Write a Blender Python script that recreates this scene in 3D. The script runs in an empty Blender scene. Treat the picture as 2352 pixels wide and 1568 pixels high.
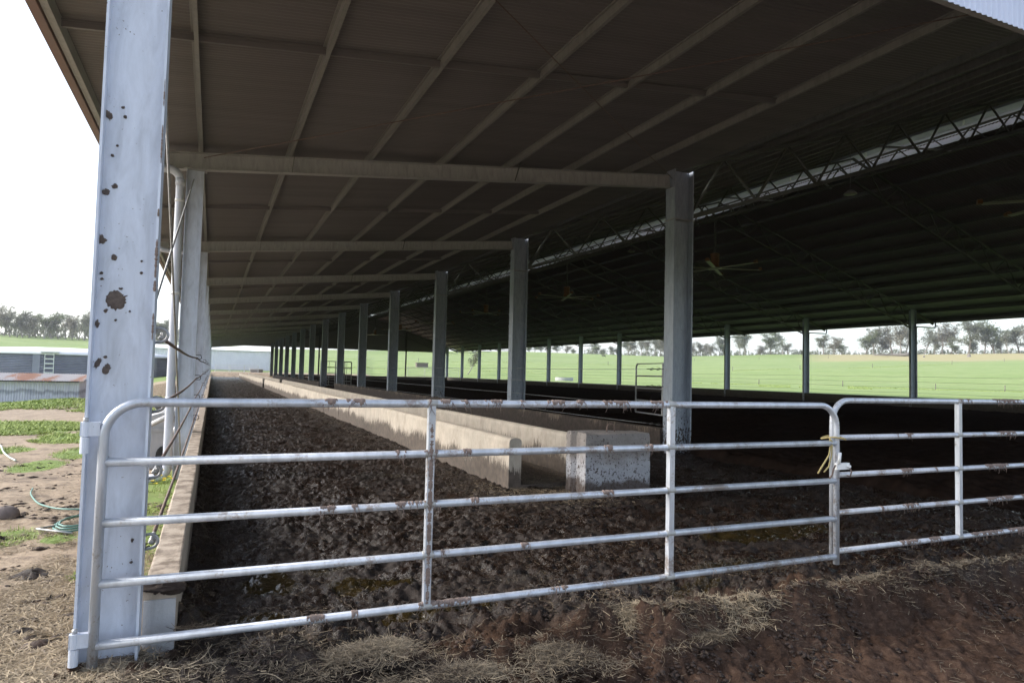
import bpy, math, random
import numpy as np
from mathutils import Vector, Matrix

S = bpy.context.scene
COL = S.collection
R = math.radians

# ------------------------------------------------------------------ camera
cam_d = bpy.data.cameras.new("camera"); cam = bpy.data.objects.new("camera", cam_d); COL.objects.link(cam)
cam_d.sensor_width = 36.0
cam_d.lens = 36.0 * 1550 / 2352
cam_d.clip_start = 0.05; cam_d.clip_end = 6000
yaw, pitch, roll = R(23.86), R(2.75), R(1.39)
fw = Vector((math.sin(yaw)*math.cos(pitch), math.cos(yaw)*math.cos(pitch), math.sin(pitch)))
rt = Vector((math.cos(yaw), -math.sin(yaw), 0)); up = rt.cross(fw)
rt2 = rt*math.cos(roll) + up*math.sin(roll); up2 = -rt*math.sin(roll) + up*math.cos(roll)
EYE = Vector((0, 0, 1.85))
cam.matrix_world = Matrix(((rt2.x, up2.x, -fw.x, EYE.x), (rt2.y, up2.y, -fw.y, EYE.y), (rt2.z, up2.z, -fw.z, EYE.z), (0, 0, 0, 1)))
S.camera = cam

# ------------------------------------------------------------------ light
SUN_AZ, SUN_EL = R(-66), R(32)            # azimuth clockwise from +Y (along the shed)
w = bpy.data.worlds.new("World"); S.world = w; w.use_nodes = True
nt = w.node_tree; nt.nodes.clear()
sky = nt.nodes.new("ShaderNodeTexSky"); sky.sky_type = 'NISHITA'; sky.sun_disc = False
sky.sun_elevation = SUN_EL; sky.sun_rotation = SUN_AZ
sky.air_density = 1.0; sky.dust_density = 1.6; sky.ozone_density = 1.2
hs = nt.nodes.new("ShaderNodeHueSaturation"); hs.inputs["Saturation"].default_value = 0.62
bg = nt.nodes.new("ShaderNodeBackground"); bg.inputs["Strength"].default_value = 0.15
ow = nt.nodes.new("ShaderNodeOutputWorld")
nt.links.new(sky.outputs[0], hs.inputs["Color"]); nt.links.new(hs.outputs[0], bg.inputs[0]); nt.links.new(bg.outputs[0], ow.inputs[0])
sd = bpy.data.lights.new("sun", 'SUN'); sd.energy = 1.8; sd.angle = R(22); sd.color = (1.0, 0.95, 0.87)
so = bpy.data.objects.new("sun", sd); COL.objects.link(so)
sdir = Vector((math.sin(SUN_AZ)*math.cos(SUN_EL), math.cos(SUN_AZ)*math.cos(SUN_EL), math.sin(SUN_EL)))
so.rotation_euler = (-sdir).to_track_quat('-Z', 'Y').to_euler(); so.location = (-30, 20, 40)
S.view_settings.view_transform = 'Standard'; S.view_settings.look = 'None'
S.view_settings.exposure = 1.45; S.view_settings.gamma = 1.0
S.cycles.max_bounces = 8; S.cycles.diffuse_bounces = 5; S.cycles.glossy_bounces = 3
S.cycles.use_denoising = True; S.cycles.sample_clamp_indirect = 8

# ------------------------------------------------------------------ helpers
rng = np.random.default_rng(7)
random.seed(7)

def ss(a, b, t):
    t = np.clip((t-a)/(b-a), 0, 1); return t*t*(3-2*t)
def _h(ix, iy, s):
    n = (ix.astype(np.int64)*374761393 + iy.astype(np.int64)*668265263 + s*1274126177) & 0x7fffffff
    n = ((n ^ (n >> 13))*1274126177) & 0x7fffffff
    return ((n ^ (n >> 16)) & 0xffff)/65535.0
def vn(x, y, s=0):
    x = np.asarray(x, float); y = np.asarray(y, float)
    ix = np.floor(x); iy = np.floor(y); fx = x-ix; fy = y-iy
    fx = fx*fx*(3-2*fx); fy = fy*fy*(3-2*fy)
    a = _h(ix, iy, s); b = _h(ix+1, iy, s); c = _h(ix, iy+1, s); d = _h(ix+1, iy+1, s)
    return a+(b-a)*fx+(c-a)*fy+(a-b-c+d)*fx*fy
def fbm(x, y, o=4, s=0, g=0.5):
    t = 0; amp = 1; n = 0
    for i in range(o):
        t = t+amp*vn(x, y, s+i); n += amp; amp *= g; x = x*2.03+7.1; y = y*2.03+3.7
    return t/n

ORIGIN = {}
def worigin(o):
    v = Vector((0, 0, 0))
    while o is not None:
        v = v+ORIGIN.get(o.name, Vector((0, 0, 0))); o = o.parent
    return v

def mesh_obj(name, V, F, mat=None, parent=None, smooth=False, attrs=None, mats=None, fm=None):
    """V: world-space (n,3); F: list of faces or (m,4)/(m,3) array; one mesh object"""
    V = np.asarray(V, dtype=np.float64).reshape(-1, 3)
    if parent is not None:
        o0 = worigin(parent); V = V-np.array(o0)
    me = bpy.data.meshes.new(name)
    if isinstance(F, np.ndarray):
        m, k = F.shape
        me.vertices.add(len(V)); me.vertices.foreach_set("co", V.astype(np.float32).ravel())
        me.loops.add(m*k); me.loops.foreach_set("vertex_index", F.astype(np.int32).ravel())
        me.polygons.add(m); me.polygons.foreach_set("loop_start", np.arange(0, m*k, k, dtype=np.int32))
        me.update(calc_edges=True)
    else:
        me.from_pydata(V.tolist(), [], F); me.update()
    if smooth:
        me.polygons.foreach_set("use_smooth", np.ones(len(me.polygons), dtype=bool))
    for m in (mats or ([mat] if mat else [])): me.materials.append(m)
    if fm is not None: me.polygons.foreach_set("material_index", np.asarray(fm, dtype=np.int32))
    for k, v in (attrs or {}).items():
        v = np.asarray(v, dtype=np.float32)
        a = me.attributes.new(k, 'FLOAT', 'POINT'); a.data.foreach_set("value", v)
    o = bpy.data.objects.new(name, me); COL.objects.link(o)
    if parent is not None: o.parent = parent
    return o

def tag(o, label=None, cat=None, group=None, kind=None):
    if label: o["label"] = label
    if cat: o["category"] = cat
    if group: o["group"] = group
    if kind: o["kind"] = kind
    return o
def thing(name, label, cat, loc=(0, 0, 0), group=None):
    o = bpy.data.objects.new(name, None); COL.objects.link(o); o.location = loc
    o.empty_display_size = 0.2
    ORIGIN[o.name] = Vector(loc)
    return tag(o, label, cat, group)
def copy_tree(o, loc=None, rz=None, label=None, scale=None, parent=None):
    c = o.copy(); COL.objects.link(c)
    if parent is not None: c.parent = parent
    if loc is not None: c.location = loc
    if rz is not None: c.rotation_euler = (0, 0, rz)
    if scale is not None: c.scale = scale if hasattr(scale, '__len__') else (scale,)*3
    if label: c["label"] = label
    for ch in list(o.children): copy_tree(ch, parent=c)
    return c

class MB:
    def __init__(s): s.V = []; s.F = []; s.n = 0
    def add(s, V, F):
        s.V.extend([tuple(v) for v in V]); s.F.extend([tuple(i+s.n for i in f) for f in F]); s.n += len(V)
    def box(s, a, b):
        x0, y0, z0 = a; x1, y1, z1 = b
        s.add([(x0, y0, z0), (x1, y0, z0), (x1, y1, z0), (x0, y1, z0), (x0, y0, z1), (x1, y0, z1), (x1, y1, z1), (x0, y1, z1)],
              [(3, 2, 1, 0), (4, 5, 6, 7), (0, 1, 5, 4), (1, 2, 6, 5), (2, 3, 7, 6), (3, 0, 4, 7)])
    def extrude(s, prof, p0, p1, u, v, caps=True):
        p0 = Vector(p0); p1 = Vector(p1); u = Vector(u); v = Vector(v); n = len(prof)
        V = [p0+u*a+v*b for a, b in prof]+[p1+u*a+v*b for a, b in prof]
        F = [(i, (i+1) % n, (i+1) % n+n, i+n) for i in range(n)]
        if caps: F += [tuple(range(n-1, -1, -1)), tuple(range(n, 2*n))]
        s.add(V, F)
    def bar(s, p0, p1, w_, h_, upv=(0, 0, 1)):
        p0 = Vector(p0); p1 = Vector(p1); d = (p1-p0).normalized()
        u = d.cross(Vector(upv))
        if u.length < 1e-4: u = d.cross(Vector((1, 0, 0)))
        u.normalize(); v = u.cross(d)
        s.extrude([(-w_/2, -h_/2), (w_/2, -h_/2), (w_/2, h_/2), (-w_/2, h_/2)], p0, p1, u, v)
    def tube(s, pts, r, n=8, caps=True):
        pts = [Vector(p) for p in pts]; m = len(pts)
        rs = r if hasattr(r, '__len__') else [r]*m
        t = (pts[1]-pts[0]).normalized(); a = Vector((0, 0, 1)) if abs(t.z) < .9 else Vector((1, 0, 0))
        u = t.cross(a).normalized(); V = []
        for i in range(m):
            if i == 0: tt = (pts[1]-pts[0]).normalized()
            elif i == m-1: tt = (pts[-1]-pts[-2]).normalized()
            else:
                tt = (pts[i+1]-pts[i]).normalized()+(pts[i]-pts[i-1]).normalized()
                tt = tt.normalized() if tt.length > 1e-6 else t
            u = (u-tt*u.dot(tt)).normalized(); v = tt.cross(u)
            for k in range(n):
                an = 2*math.pi*k/n; V.append(pts[i]+(u*math.cos(an)+v*math.sin(an))*rs[i])
        F = [(i*n+k, i*n+(k+1) % n, (i+1)*n+(k+1) % n, (i+1)*n+k) for i in range(m-1) for k in range(n)]
        if caps: F += [tuple(range(n-1, -1, -1)), tuple(range((m-1)*n, m*n))]
        s.add(V, F)
    def lathe(s, prof, c, n=24):
        m = len(prof); V = []
        for r_, z in prof:
            for k in range(n):
                an = 2*math.pi*k/n; V.append((c[0]+r_*math.cos(an), c[1]+r_*math.sin(an), c[2]+z))
        F = [(i*n+k, i*n+(k+1) % n, (i+1)*n+(k+1) % n, (i+1)*n+k) for i in range(m-1) for k in range(n)]
        s.add(V, F)
    def build(s, name, mat, parent=None, smooth=False):
        return mesh_obj(name, s.V, s.F, mat, parent, smooth)

def ubprof(d, b, tw, tf):
    """I-section: web along first axis (depth d), flanges along second axis (width b)"""
    return [(-d/2, -b/2), (-d/2+tf, -b/2), (-d/2+tf, -tw/2), (d/2-tf, -tw/2), (d/2-tf, -b/2), (d/2, -b/2),
            (d/2, b/2), (d/2-tf, b/2), (d/2-tf, tw/2), (-d/2+tf, tw/2), (-d/2+tf, b/2), (-d/2, b/2)]
def zprof(h, f, t=.012):
    """lipped Z purlin, first axis sideways, second axis up (0..h)"""
    return [(-t/2, 0), (f, 0), (f, .02), (f-t, .02), (f-t, t), (t/2, t), (t/2, h), (-f, h), (-f, h-.02), (-f+t, h-.02), (-f+t, h-t), (-t/2, h-t)]

def grid_faces(nu, nv):
    a = np.arange(nu*nv).reshape(nu, nv)
    return np.stack([a[:-1, :-1].ravel(), a[1:, :-1].ravel(), a[1:, 1:].ravel(), a[:-1, 1:].ravel()], 1)

# ------------------------------------------------------------------ materials
class NT:
    def __init__(s, name):
        s.m = bpy.data.materials.new(name); s.m.use_nodes = True; s.t = s.m.node_tree
        s.b = s.t.nodes["Principled BSDF"]; s.x = 0
    def n(s, ty, **k):
        nd = s.t.nodes.new(ty)
        for a, v in k.items():
            if a.startswith('i_'):
                nd.inputs[a[2:].replace('_', ' ')].default_value = v
            else: setattr(nd, a, v)
        return nd
    def l(s, a, b): s.t.links.new(a, b)
    def coord(s): return s.n("ShaderNodeTexCoord").outputs["Object"]
    def pos(s): return s.n("ShaderNodeNewGeometry").outputs["Position"]
    def mapv(s, v, sc):
        m = s.n("ShaderNodeMapping"); m.inputs["Scale"].default_value = sc; s.l(v, m.inputs[0]); return m.outputs[0]
    def noise(s, v, sc, det=4, ro=.55, dist=0):
        nd = s.n("ShaderNodeTexNoise"); nd.inputs["Scale"].default_value = sc; nd.inputs["Detail"].default_value = det
        nd.inputs["Roughness"].default_value = ro; nd.inputs["Distortion"].default_value = dist; s.l(v, nd.inputs["Vector"]); return nd.outputs["Fac"]
    def ramp(s, f, pts):
        nd = s.n("ShaderNodeValToRGB"); e = nd.color_ramp.elements
        while len(e) < len(pts): e.new(.5)
        for i, (p, c) in enumerate(pts):
            e[i].position = p; e[i].color = (c, c, c, 1) if not hasattr(c, '__len__') else (*c, 1)
        s.l(f, nd.inputs[0]); return nd.outputs[0]
    def mix(s, f, a, b, mode='MIX'):
        nd = s.n("ShaderNodeMix", data_type='RGBA', blend_type=mode)
        for k, v in (("Factor", f), ("A", a), ("B", b)):
            so_ = [i for i in nd.inputs if i.name == k and i.enabled and (i.type == 'RGBA' or k == "Factor")]
            so_ = so_[0]
            if hasattr(v, 'is_output'): s.l(v, so_)
            elif k == "Factor": so_.default_value = v
            else: so_.default_value = (*v, 1)
        return [o for o in nd.outputs if o.type == 'RGBA'][0]
    def math(s, op, a, b=0.0, clamp=False):
        nd = s.n("ShaderNodeMath", operation=op, use_clamp=clamp)
        for i, v in enumerate((a, b)):
            if hasattr(v, 'is_output'): s.l(v, nd.inputs[i])
            else: nd.inputs[i].default_value = v
        return nd.outputs[0]
    def attr(s, name): return s.n("ShaderNodeAttribute", attribute_name=name).outputs["Fac"]
    def sep(s, v):
        nd = s.n("ShaderNodeSeparateXYZ"); s.l(v, nd.inputs[0]); return nd.outputs
    def set(s, k, v):
        i = s.b.inputs[k]
        if hasattr(v, 'is_output'): s.l(v, i)
        else: i.default_value = (*v, 1) if hasattr(v, '__len__') and len(v) == 3 else v
    def bump(s, h, st=.3, d=.02):
        nd = s.n("ShaderNodeBump"); nd.inputs["Strength"].default_value = st; nd.inputs["Distance"].default_value = d
        s.l(h, nd.inputs["Height"]); s.l(nd.outputs[0], s.b.inputs["Normal"])

def simple(name, c, rough=.6, metal=0, var=.15, sc=3.0, bump=0, bsc=30):
    t = NT(name); p = t.pos()
    f = t.noise(p, sc, 5)
    lo = tuple(x*(1-var) for x in c); hi = tuple(min(1, x*(1+var)) for x in c)
    t.set("Base Color", t.ramp(f, [(.3, lo), (.7, hi)])); t.set("Roughness", rough); t.set("Metallic", metal)
    if bump: t.bump(t.noise(p, bsc, 4), bump, .01)
    return t.m

def galv(name, c=(.56, .58, .61), rough=.42, metal=.35, specks=False, splat=0, dusty=False):
    t = NT(name); p = t.pos()
    f1 = t.noise(t.mapv(p, (9, 9, 2.2)), 1.3, 6, .6, .6)
    f2 = t.noise(t.mapv(p, (60, 60, 22)), 1.0, 3, .7)
    col = t.ramp(f1, [(.25, tuple(x*.70 for x in c)), (.5, c), (.75, tuple(min(1, x*1.22) for x in c))])
    col = t.mix(t.math('MULTIPLY', f2, .34), col, tuple(x*.62 for x in c))
    if dusty:
        k = t.ramp(t.math('ADD', t.noise(p, 5, 3), t.math('MULTIPLY', t.noise(p, 60, 4, .7), .6)), [(.86, 0), (1.0, .75)])
        col = t.mix(k, col, (.22, .165, .13))
    if specks:
        k = t.math('GREATER_THAN', t.noise(p, 75, 2, .5), t.ramp(t.noise(p, 2.2, 2), [(.4, .78), (.7, .70)]))
        col = t.mix(k, col, (.11, .085, .07))
    if splat:
        # manure spatter, thick near the foot and thinning upwards
        z = t.sep(p)[2]
        dens = t.ramp(t.math('DIVIDE', t.math('SUBTRACT', z, .35), 2.2), [(0, .26), (.2, .13), (.45, .05), (1, .0)])
        sp = t.noise(t.mapv(p, (1, 1, .55)), 24, 3, .6)
        k = t.math('GREATER_THAN', t.math('ADD', sp, dens), .735)
        col = t.mix(k, col, (.045, .033, .026))
    t.set("Base Color", col); t.set("Metallic", metal)
    t.set("Roughness", t.ramp(f1, [(.3, rough*.85), (.7, rough*1.25)]))
    t.bump(f2, .06, .004)
    return t.m

M = {}
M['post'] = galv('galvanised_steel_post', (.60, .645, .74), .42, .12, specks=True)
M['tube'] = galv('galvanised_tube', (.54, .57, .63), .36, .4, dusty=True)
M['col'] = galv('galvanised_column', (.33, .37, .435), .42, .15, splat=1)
M['rafter'] = galv('galvanised_rafter', (.40, .395, .38), .5, .25)
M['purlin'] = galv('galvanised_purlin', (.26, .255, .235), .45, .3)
M['shadedpurlin'] = galv('shaded_galvanised_purlin', (.085, .085, .08), .5, .2)  # darkened purlin copy: shade on the right slope's webs put into the colour
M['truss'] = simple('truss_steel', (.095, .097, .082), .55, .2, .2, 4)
M['cable'] = simple('rusty_steel_cable', (.17, .12, .10), .6, .5, .3, 30)
M['rod'] = simple('grey_steel_rod', (.36, .36, .36), .5, .6, .2, 20)
M['pvc'] = simple('white_pvc_pipe', (.56, .58, .66), .35, 0, .05, 3)
M['fascia'] = simple('brown_painted_fascia', (.20, .11, .09), .45, 0, .1, 5)

def roofmat(name, c):
    t = NT(name); p = t.pos()
    f = t.noise(t.mapv(p, (.25, 3, 1)), 1.0, 4)
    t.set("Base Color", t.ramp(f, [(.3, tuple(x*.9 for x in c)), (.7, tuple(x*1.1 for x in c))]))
    t.set("Roughness", .45); t.set("Metallic", .25)
    wv = t.n("ShaderNodeTexWave", wave_type='BANDS', bands_direction='Y', wave_profile='SIN'); wv.inputs["Scale"].default_value = 1.0/(.076*3.18); t.l(p, wv.inputs["Vector"])
    return t.m
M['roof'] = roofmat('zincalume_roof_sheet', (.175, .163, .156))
M['clad'] = simple('zincalume_wall_cladding', (.52, .55, .66), .4, .3, .06, 2)

def concrete(name, c, stain_h=0.0, zbase=0.0, stain=(.085, .06, .045), soft=.25, topstain=False, film=0):
    t = NT(name); p = t.pos()
    f = t.noise(p, 2.2, 6, .6); g = t.noise(p, 40, 3)
    col = t.ramp(f, [(.25, tuple(x*.78 for x in c)), (.75, tuple(x*1.12 for x in c))])
    col = t.mix(t.math('MULTIPLY', g, .3), col, tuple(x*.6 for x in c))
    drip = t.noise(t.mapv(p, (14, 14, 1.1)), 1.0, 4, .65)
    col = t.mix(t.ramp(drip, [(.56, 0), (.75, .5)]), col, tuple(x*.55 for x in c))
    if film:
        fk = t.ramp(t.math('ADD', t.noise(t.mapv(p, (3, 3, 2)), 1.0, 6, .7), t.math('MULTIPLY', t.noise(t.mapv(p, (26, 26, 9)), 1.0, 4, .7), .35)), [(.58, 0), (.82, film)])
        col = t.mix(fk, col, (.20, .15, .115))
    if stain_h:
        z = t.sep(p)[2]
        big = t.noise(t.mapv(p, (1, .55, .4)), 1.6, 3); strk = t.noise(t.mapv(p, (30, 30, 4)), 1.0, 5, .8)
        lvl = t.math('ADD', t.math('MULTIPLY', t.math('SUBTRACT', big, .5), stain_h*1.7), t.math('MULTIPLY', t.math('SUBTRACT', strk, .5), stain_h*2.4))
        hgt = t.math('SUBTRACT', t.math('ADD', lvl, zbase+stain_h), z)
        k = t.ramp(t.math('ADD', t.math('DIVIDE', hgt, soft*.5), .5, True), [(.35, 0), (.65, .92)])
        sc = t.ramp(t.noise(p, 9, 4), [(.3, tuple(x*.6 for x in stain)), (.7, tuple(x*1.6 for x in stain))])
        col = t.mix(k, col, sc)
    if topstain:
        nz = t.sep(t.n("ShaderNodeNewGeometry").outputs["Normal"])[2]
        tk = t.math('MULTIPLY', t.ramp(nz, [(.6, 0), (.9, 1)]), t.ramp(t.noise(p, 6, 5, .65), [(.42, 0), (.6, .85)]))
        col = t.mix(tk, col, (.12, .085, .06))
    t.set("Base Color", col); t.set("Roughness", .85)
    t.bump(t.noise(p, 45, 5, .7), .45, .012)
    return t.m
M['kerb'] = concrete('concrete_kerb', (.44, .365, .29), .25, .05, soft=.4, topstain=True)
M['trough'] = concrete('precast_concrete', (.54, .475, .39), .36, .02, soft=.5, film=.38, stain=(.06, .044, .034))
M['block'] = concrete('pale_concrete_block', (.36, .34, .33), .16, 0, soft=.3)
M['lowwall'] = concrete('mud_caked_concrete', (.22, .17, .125), .62, .02, soft=.25, stain=(.045, .032, .025))
M['darkwall'] = concrete('dark_concrete', (.09, .085, .065), .55, 0, stain=(.05, .04, .03), soft=.15)
M['lightconc'] = concrete('light_grey_concrete', (.47, .47, .48))

def manure(name, dry=0.0):
    t = NT(name); p = t.pos()
    f = t.noise(p, 1.3, 6, .62); g = t.noise(t.mapv(p, (1, 1, 2)), 19, 7, .75, .5); h = t.noise(p, 75, 4, .7)
    a = (.008, .0043, .0028); b = (.040, .0225, .0145)
    col = t.ramp(g, [(.3, a), (.52, (.0145, .0080, .0052)), (.75, b)])
    col = t.mix(t.ramp(f, [(.45, 0), (.75, .55)]), col, (.030, .0185, .0125))
    dr = t.attr('dry'); col = t.mix(dr, col, t.ramp(g, [(.3, (.045, .028, .021)), (.55, (.10, .064, .047)), (.75, (.185, .125, .092))]))
    pud = t.attr('puddle')
    pk = t.ramp(t.math('ADD', pud, t.math('MULTIPLY', t.math('SUBTRACT', g, .5), .9)), [(.5, 0), (.62, 1)])
    col = t.mix(t.math('MULTIPLY', pk, .6), col, (.030, .022, .006))
    t.set("Base Color", col)
    ro = t.ramp(t.math('ADD', t.noise(p, 2.2, 4), t.math('MULTIPLY', t.math('SUBTRACT', t.noise(p, 38, 3), .5), .8)), [(.40, .75), (.56, .24)])
    ro = t.mix(dr, ro, (.95, .95, .95)); ro = t.mix(pk, ro, (.12, .12, .12))
    t.set("Roughness", ro); t.set("Specular IOR Level", t.math('SUBTRACT', .40, t.math('MULTIPLY', dr, .8), True))
    hh = t.math('ADD', t.math('MULTIPLY', g, .7), t.math('MULTIPLY', h, .3))
    hh = t.math('MULTIPLY', hh, t.math('SUBTRACT', 1.0, t.math('MULTIPLY', pk, .85)))
    t.bump(hh, .7, .028)
    return t.m
M['manure'] = manure('wet_manure')
M['bedding'] = simple('dark_compost_bedding', (.019, .012, .0088), .95, 0, .5, 5, .8, 14)
M['bedding'].node_tree.nodes['Principled BSDF'].inputs['Specular IOR Level'].default_value = .0
M['mud'] = simple('dried_mud', (.21, .158, .135), .9, 0, .3, 40, .6, 90)
M['mudgrey'] = simple('dried_manure_splatter', (.12, .095, .082), .9, 0, .25, 50, .6, 120)
M['clod'] = simple('dark_manure_clod', (.028, .019, .015), .85, 0, .4, 25, .8, 60)

def strawmat(name, lo, hi):
    t = NT(name)
    a = t.attr('tone'); t.set("Base Color", t.ramp(a, [(0, lo), (1, hi)])); t.set("Roughness", .65)
    return t.m
M['straw'] = strawmat('straw', (.036, .022, .014), (.50, .405, .275))
M['grass'] = strawmat('grass_blades', (.17, .24, .035), (.38, .46, .11))
M['drygrass'] = strawmat('dry_grass_blades', (.13, .095, .06), (.45, .35, .22))

def groundmat():
    t = NT('yard_and_pasture'); p = t.pos()
    d = t.attr('dirt'); pale = t.attr('pale'); yel = t.attr('yellow')
    g1 = t.noise(p, .035, 5, .6); g2 = t.noise(t.mapv(p, (.35, .35, 1)), .6, 6, .7); g3 = t.noise(t.mapv(p, (3, 3, 3)), 3.5, 5, .7)
    gr = t.ramp(g1, [(.35, (.14, .21, .04)), (.65, (.215, .275, .07))])
    gr = t.mix(t.ramp(g2, [(.4, 0), (.7, .35)]), gr, (.10, .17, .033))
    gr = t.mix(pale, gr, t.ramp(g2, [(.3, (.18, .255, .068)), (.7, (.265, .325, .115))]))
    gr = t.mix(t.ramp(t.noise(t.mapv(p, (.5, .5, 1)), .09, 6, .75), [(.42, 0), (.62, .5)]), gr, (.165, .25, .055))
    gr = t.mix(yel, gr, (.36, .30, .15))
    di = t.ramp(g3, [(.3, (.16, .118, .08)), (.5, (.31, .237, .165)), (.72, (.45, .355, .26))])
    di = t.mix(t.ramp(t.noise(p, 1.1, 5), [(.45, 0), (.65, .7)]), di, (.39, .30, .215))
    di = t.mix(t.ramp(t.noise(p, 1.7, 6, .7, .8), [(.50, 0), (.64, .72)]), di, (.11, .08, .06))
    k = t.ramp(t.math('ADD', d, t.math('MULTIPLY', t.math('SUBTRACT', g3, .5), .8)), [(.42, 0), (.58, 1)])
    t.set("Base Color", t.mix(k, gr, di)); t.set("Roughness", .95)
    t.bump(t.noise(p, 28, 5, .7), .6, .03)
    return t.m
M['ground'] = groundmat()

def leafmat(name, c):
    t = NT(name); a = t.attr('tone')
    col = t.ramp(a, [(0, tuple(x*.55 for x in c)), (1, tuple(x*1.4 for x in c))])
    t.set("Base Color", col); t.set("Roughness", .7)
    tr = t.n("ShaderNodeBsdfTranslucent"); t.l(col, tr.inputs["Color"]); mx = t.n("ShaderNodeMixShader"); mx.inputs[0].default_value = .42
    out = [n_ for n_ in t.t.nodes if n_.type == 'OUTPUT_MATERIAL'][0]
    t.l(t.b.outputs[0], mx.inputs[1]); t.l(tr.outputs[0], mx.inputs[2]); t.l(mx.outputs[0], out.inputs[0])
    return t.m
M['leaf_a'] = leafmat('gum_leaves_olive', (.18, .195, .135))
M['leaf_b'] = leafmat('gum_leaves_brown_green', (.20, .19, .135))
M['leaf_c'] = leafmat('gum_leaves_green', (.15, .18, .09))
M['bark'] = simple('gum_bark', (.22, .195, .17), .9, 0, .35, 2)
M['palebark'] = simple('pale_gum_bark', (.36, .33, .30), .9, 0, .3, 2)
M['tank'] = simple('dark_blue_tank_steel', (.27, .27, .36), .45, .2, .12, 1)
M['white'] = simple('white_painted_steel', (.78, .78, .78), .5, 0, .05, 1)
M['bluewhite'] = simple('pale_blue_white_cladding', (.82, .80, .90), .5, 0, .05, .6)
M['hose'] = simple('green_garden_hose', (.10, .24, .20), .45, 0, .15, 6)
M['palehose'] = simple('pale_green_hose', (.45, .52, .45), .5, 0, .1, 6)
M['rope1'] = simple('yellow_rope', (.36, .29, .13), .8, 0, .2, 90)
M['orange'] = simple('orange_painted_metal', (.17, .075, .022), .45, 0, .1, 5)
M['alu'] = simple('aluminium_fan_blade', (.40, .42, .30), .4, .3, .06, 5)
M['black'] = simple('black_steel', (.02, .02, .02), .5, .2, .2, 5)
M['wood'] = simple('grey_weathered_timber', (.20, .18, .16), .9, 0, .3, 6)
M['crumb'] = simple('manure_crumb', (.042, .026, .019), .85, 0, .55, 4, .5, 80)
M['rock'] = simple('grey_brown_stone', (.17, .14, .13), .85, 0, .2, 12, .4, 40)
M['yellow'] = simple('yellow_petals', (.75, .55, .03), .6, 0, .1, 50)
M['cow'] = simple('black_cowhide', (.015, .013, .012), .7, 0, .3, 5)
M['hills'] = simple('haze_blue_forested_range', (.16, .20, .27), .95, 0, .15, .01)  # haze blue painted into the base colour
M['silage'] = simple('pale_green_bale_wrap', (.60, .70, .66), .4, 0, .05, 1)
def rustroof():
    t = NT('rusty_corrugated_iron'); p = t.pos()
    f = t.noise(t.mapv(p, (.32, .05, .05)), 1.7, 2); g = t.noise(p, 3, 5)
    rr = t.ramp(t.math('ADD', f, t.math('MULTIPLY', t.math('SUBTRACT', g, .5), .35)), [(.46, (.46, .42, .40)), (.55, (.40, .20, .115)), (.7, (.34, .15, .08))])
    t.set("Base Color", rr); t.set("Roughness", .75); return t.m
M['rust'] = rustroof()
def oldiron():
    t = NT('weathered_corrugated_iron'); p = t.pos()
    z = t.sep(p)[2]; f = t.noise(t.mapv(p, (4, 4, .4)), 1.0, 4); g = t.noise(t.mapv(p, (1.5, 1.5, .8)), 1.0, 3)
    col = t.ramp(f, [(.3, (.54, .54, .63)), (.7, (.72, .72, .82))])
    k = t.ramp(t.math('ADD', z, t.math('MULTIPLY', g, .9)), [(.0, .0), (.2, .75), (.3, .75), (.42, 0)])
    t.set("Base Color", t.mix(k, col, (.27, .28, .36))); t.set("Roughness", .6); t.set("Metallic", .2); return t.m
M['oldiron'] = oldiron()

# ------------------------------------------------------------------ terrain
EL_AZ = [-180, -60, -40, -13, -4, 5, 15, 25, 37, 45, 54, 61, 75, 180]
EL_T = [.03, .03, .034, .0325, .031, .027, .030, .0335, .0305, .0355, .0370, .0390, .040, .03]
def terr(x, y):
    x = np.asarray(x, float); y = np.asarray(y, float)
    r = np.hypot(x, y); az = np.degrees(np.arctan2(x, y))
    top = 1.85+480*np.interp(az, EL_AZ, EL_T)
    left = np.interp(r, [0, 3, 4, 7, 13, 25, 50, 80, 130], [.4, .38, .36, .12, -.17, -.5, -1.0, -1.15, -1.1])
    right = np.interp(r, [0, 60, 120, 186], [.75, .75, .55, .6])
    far = ss(-8, 1, az)*0
    right = np.where(az < 12, np.interp(r, [0, 130, 165, 220], [.5, .5, 1.05, 1.2]), right)
    wl = ss(-9, -2, az)
    wl = np.where(r < 60, np.where(x > -.2, 1, 0)*1.0, wl)
    base = left*(1-wl)+right*wl
    inside = (x > -.25) & (x < 46.6) & (y > -40) & (y < 139.2)
    base = np.where(inside, -.3, base)
    r1 = np.where(wl > .5, 180, 120)
    t = np.clip((r-r1)/(480-r1), 0, 1)
    prof = np.where(wl > .5, np.interp(t, [0, .28, .5, .73, 1], [0, .28, .47, .66, 1]), t)
    z = base+(top-base)*prof
    z = z-np.clip(r-540, 0, None)*.03
    und = (fbm(x*.012, y*.012, 3, 5)-.5)*1.4*ss(90, 260, r)*(1-ss(420, 480, r))
    return z+und

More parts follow.
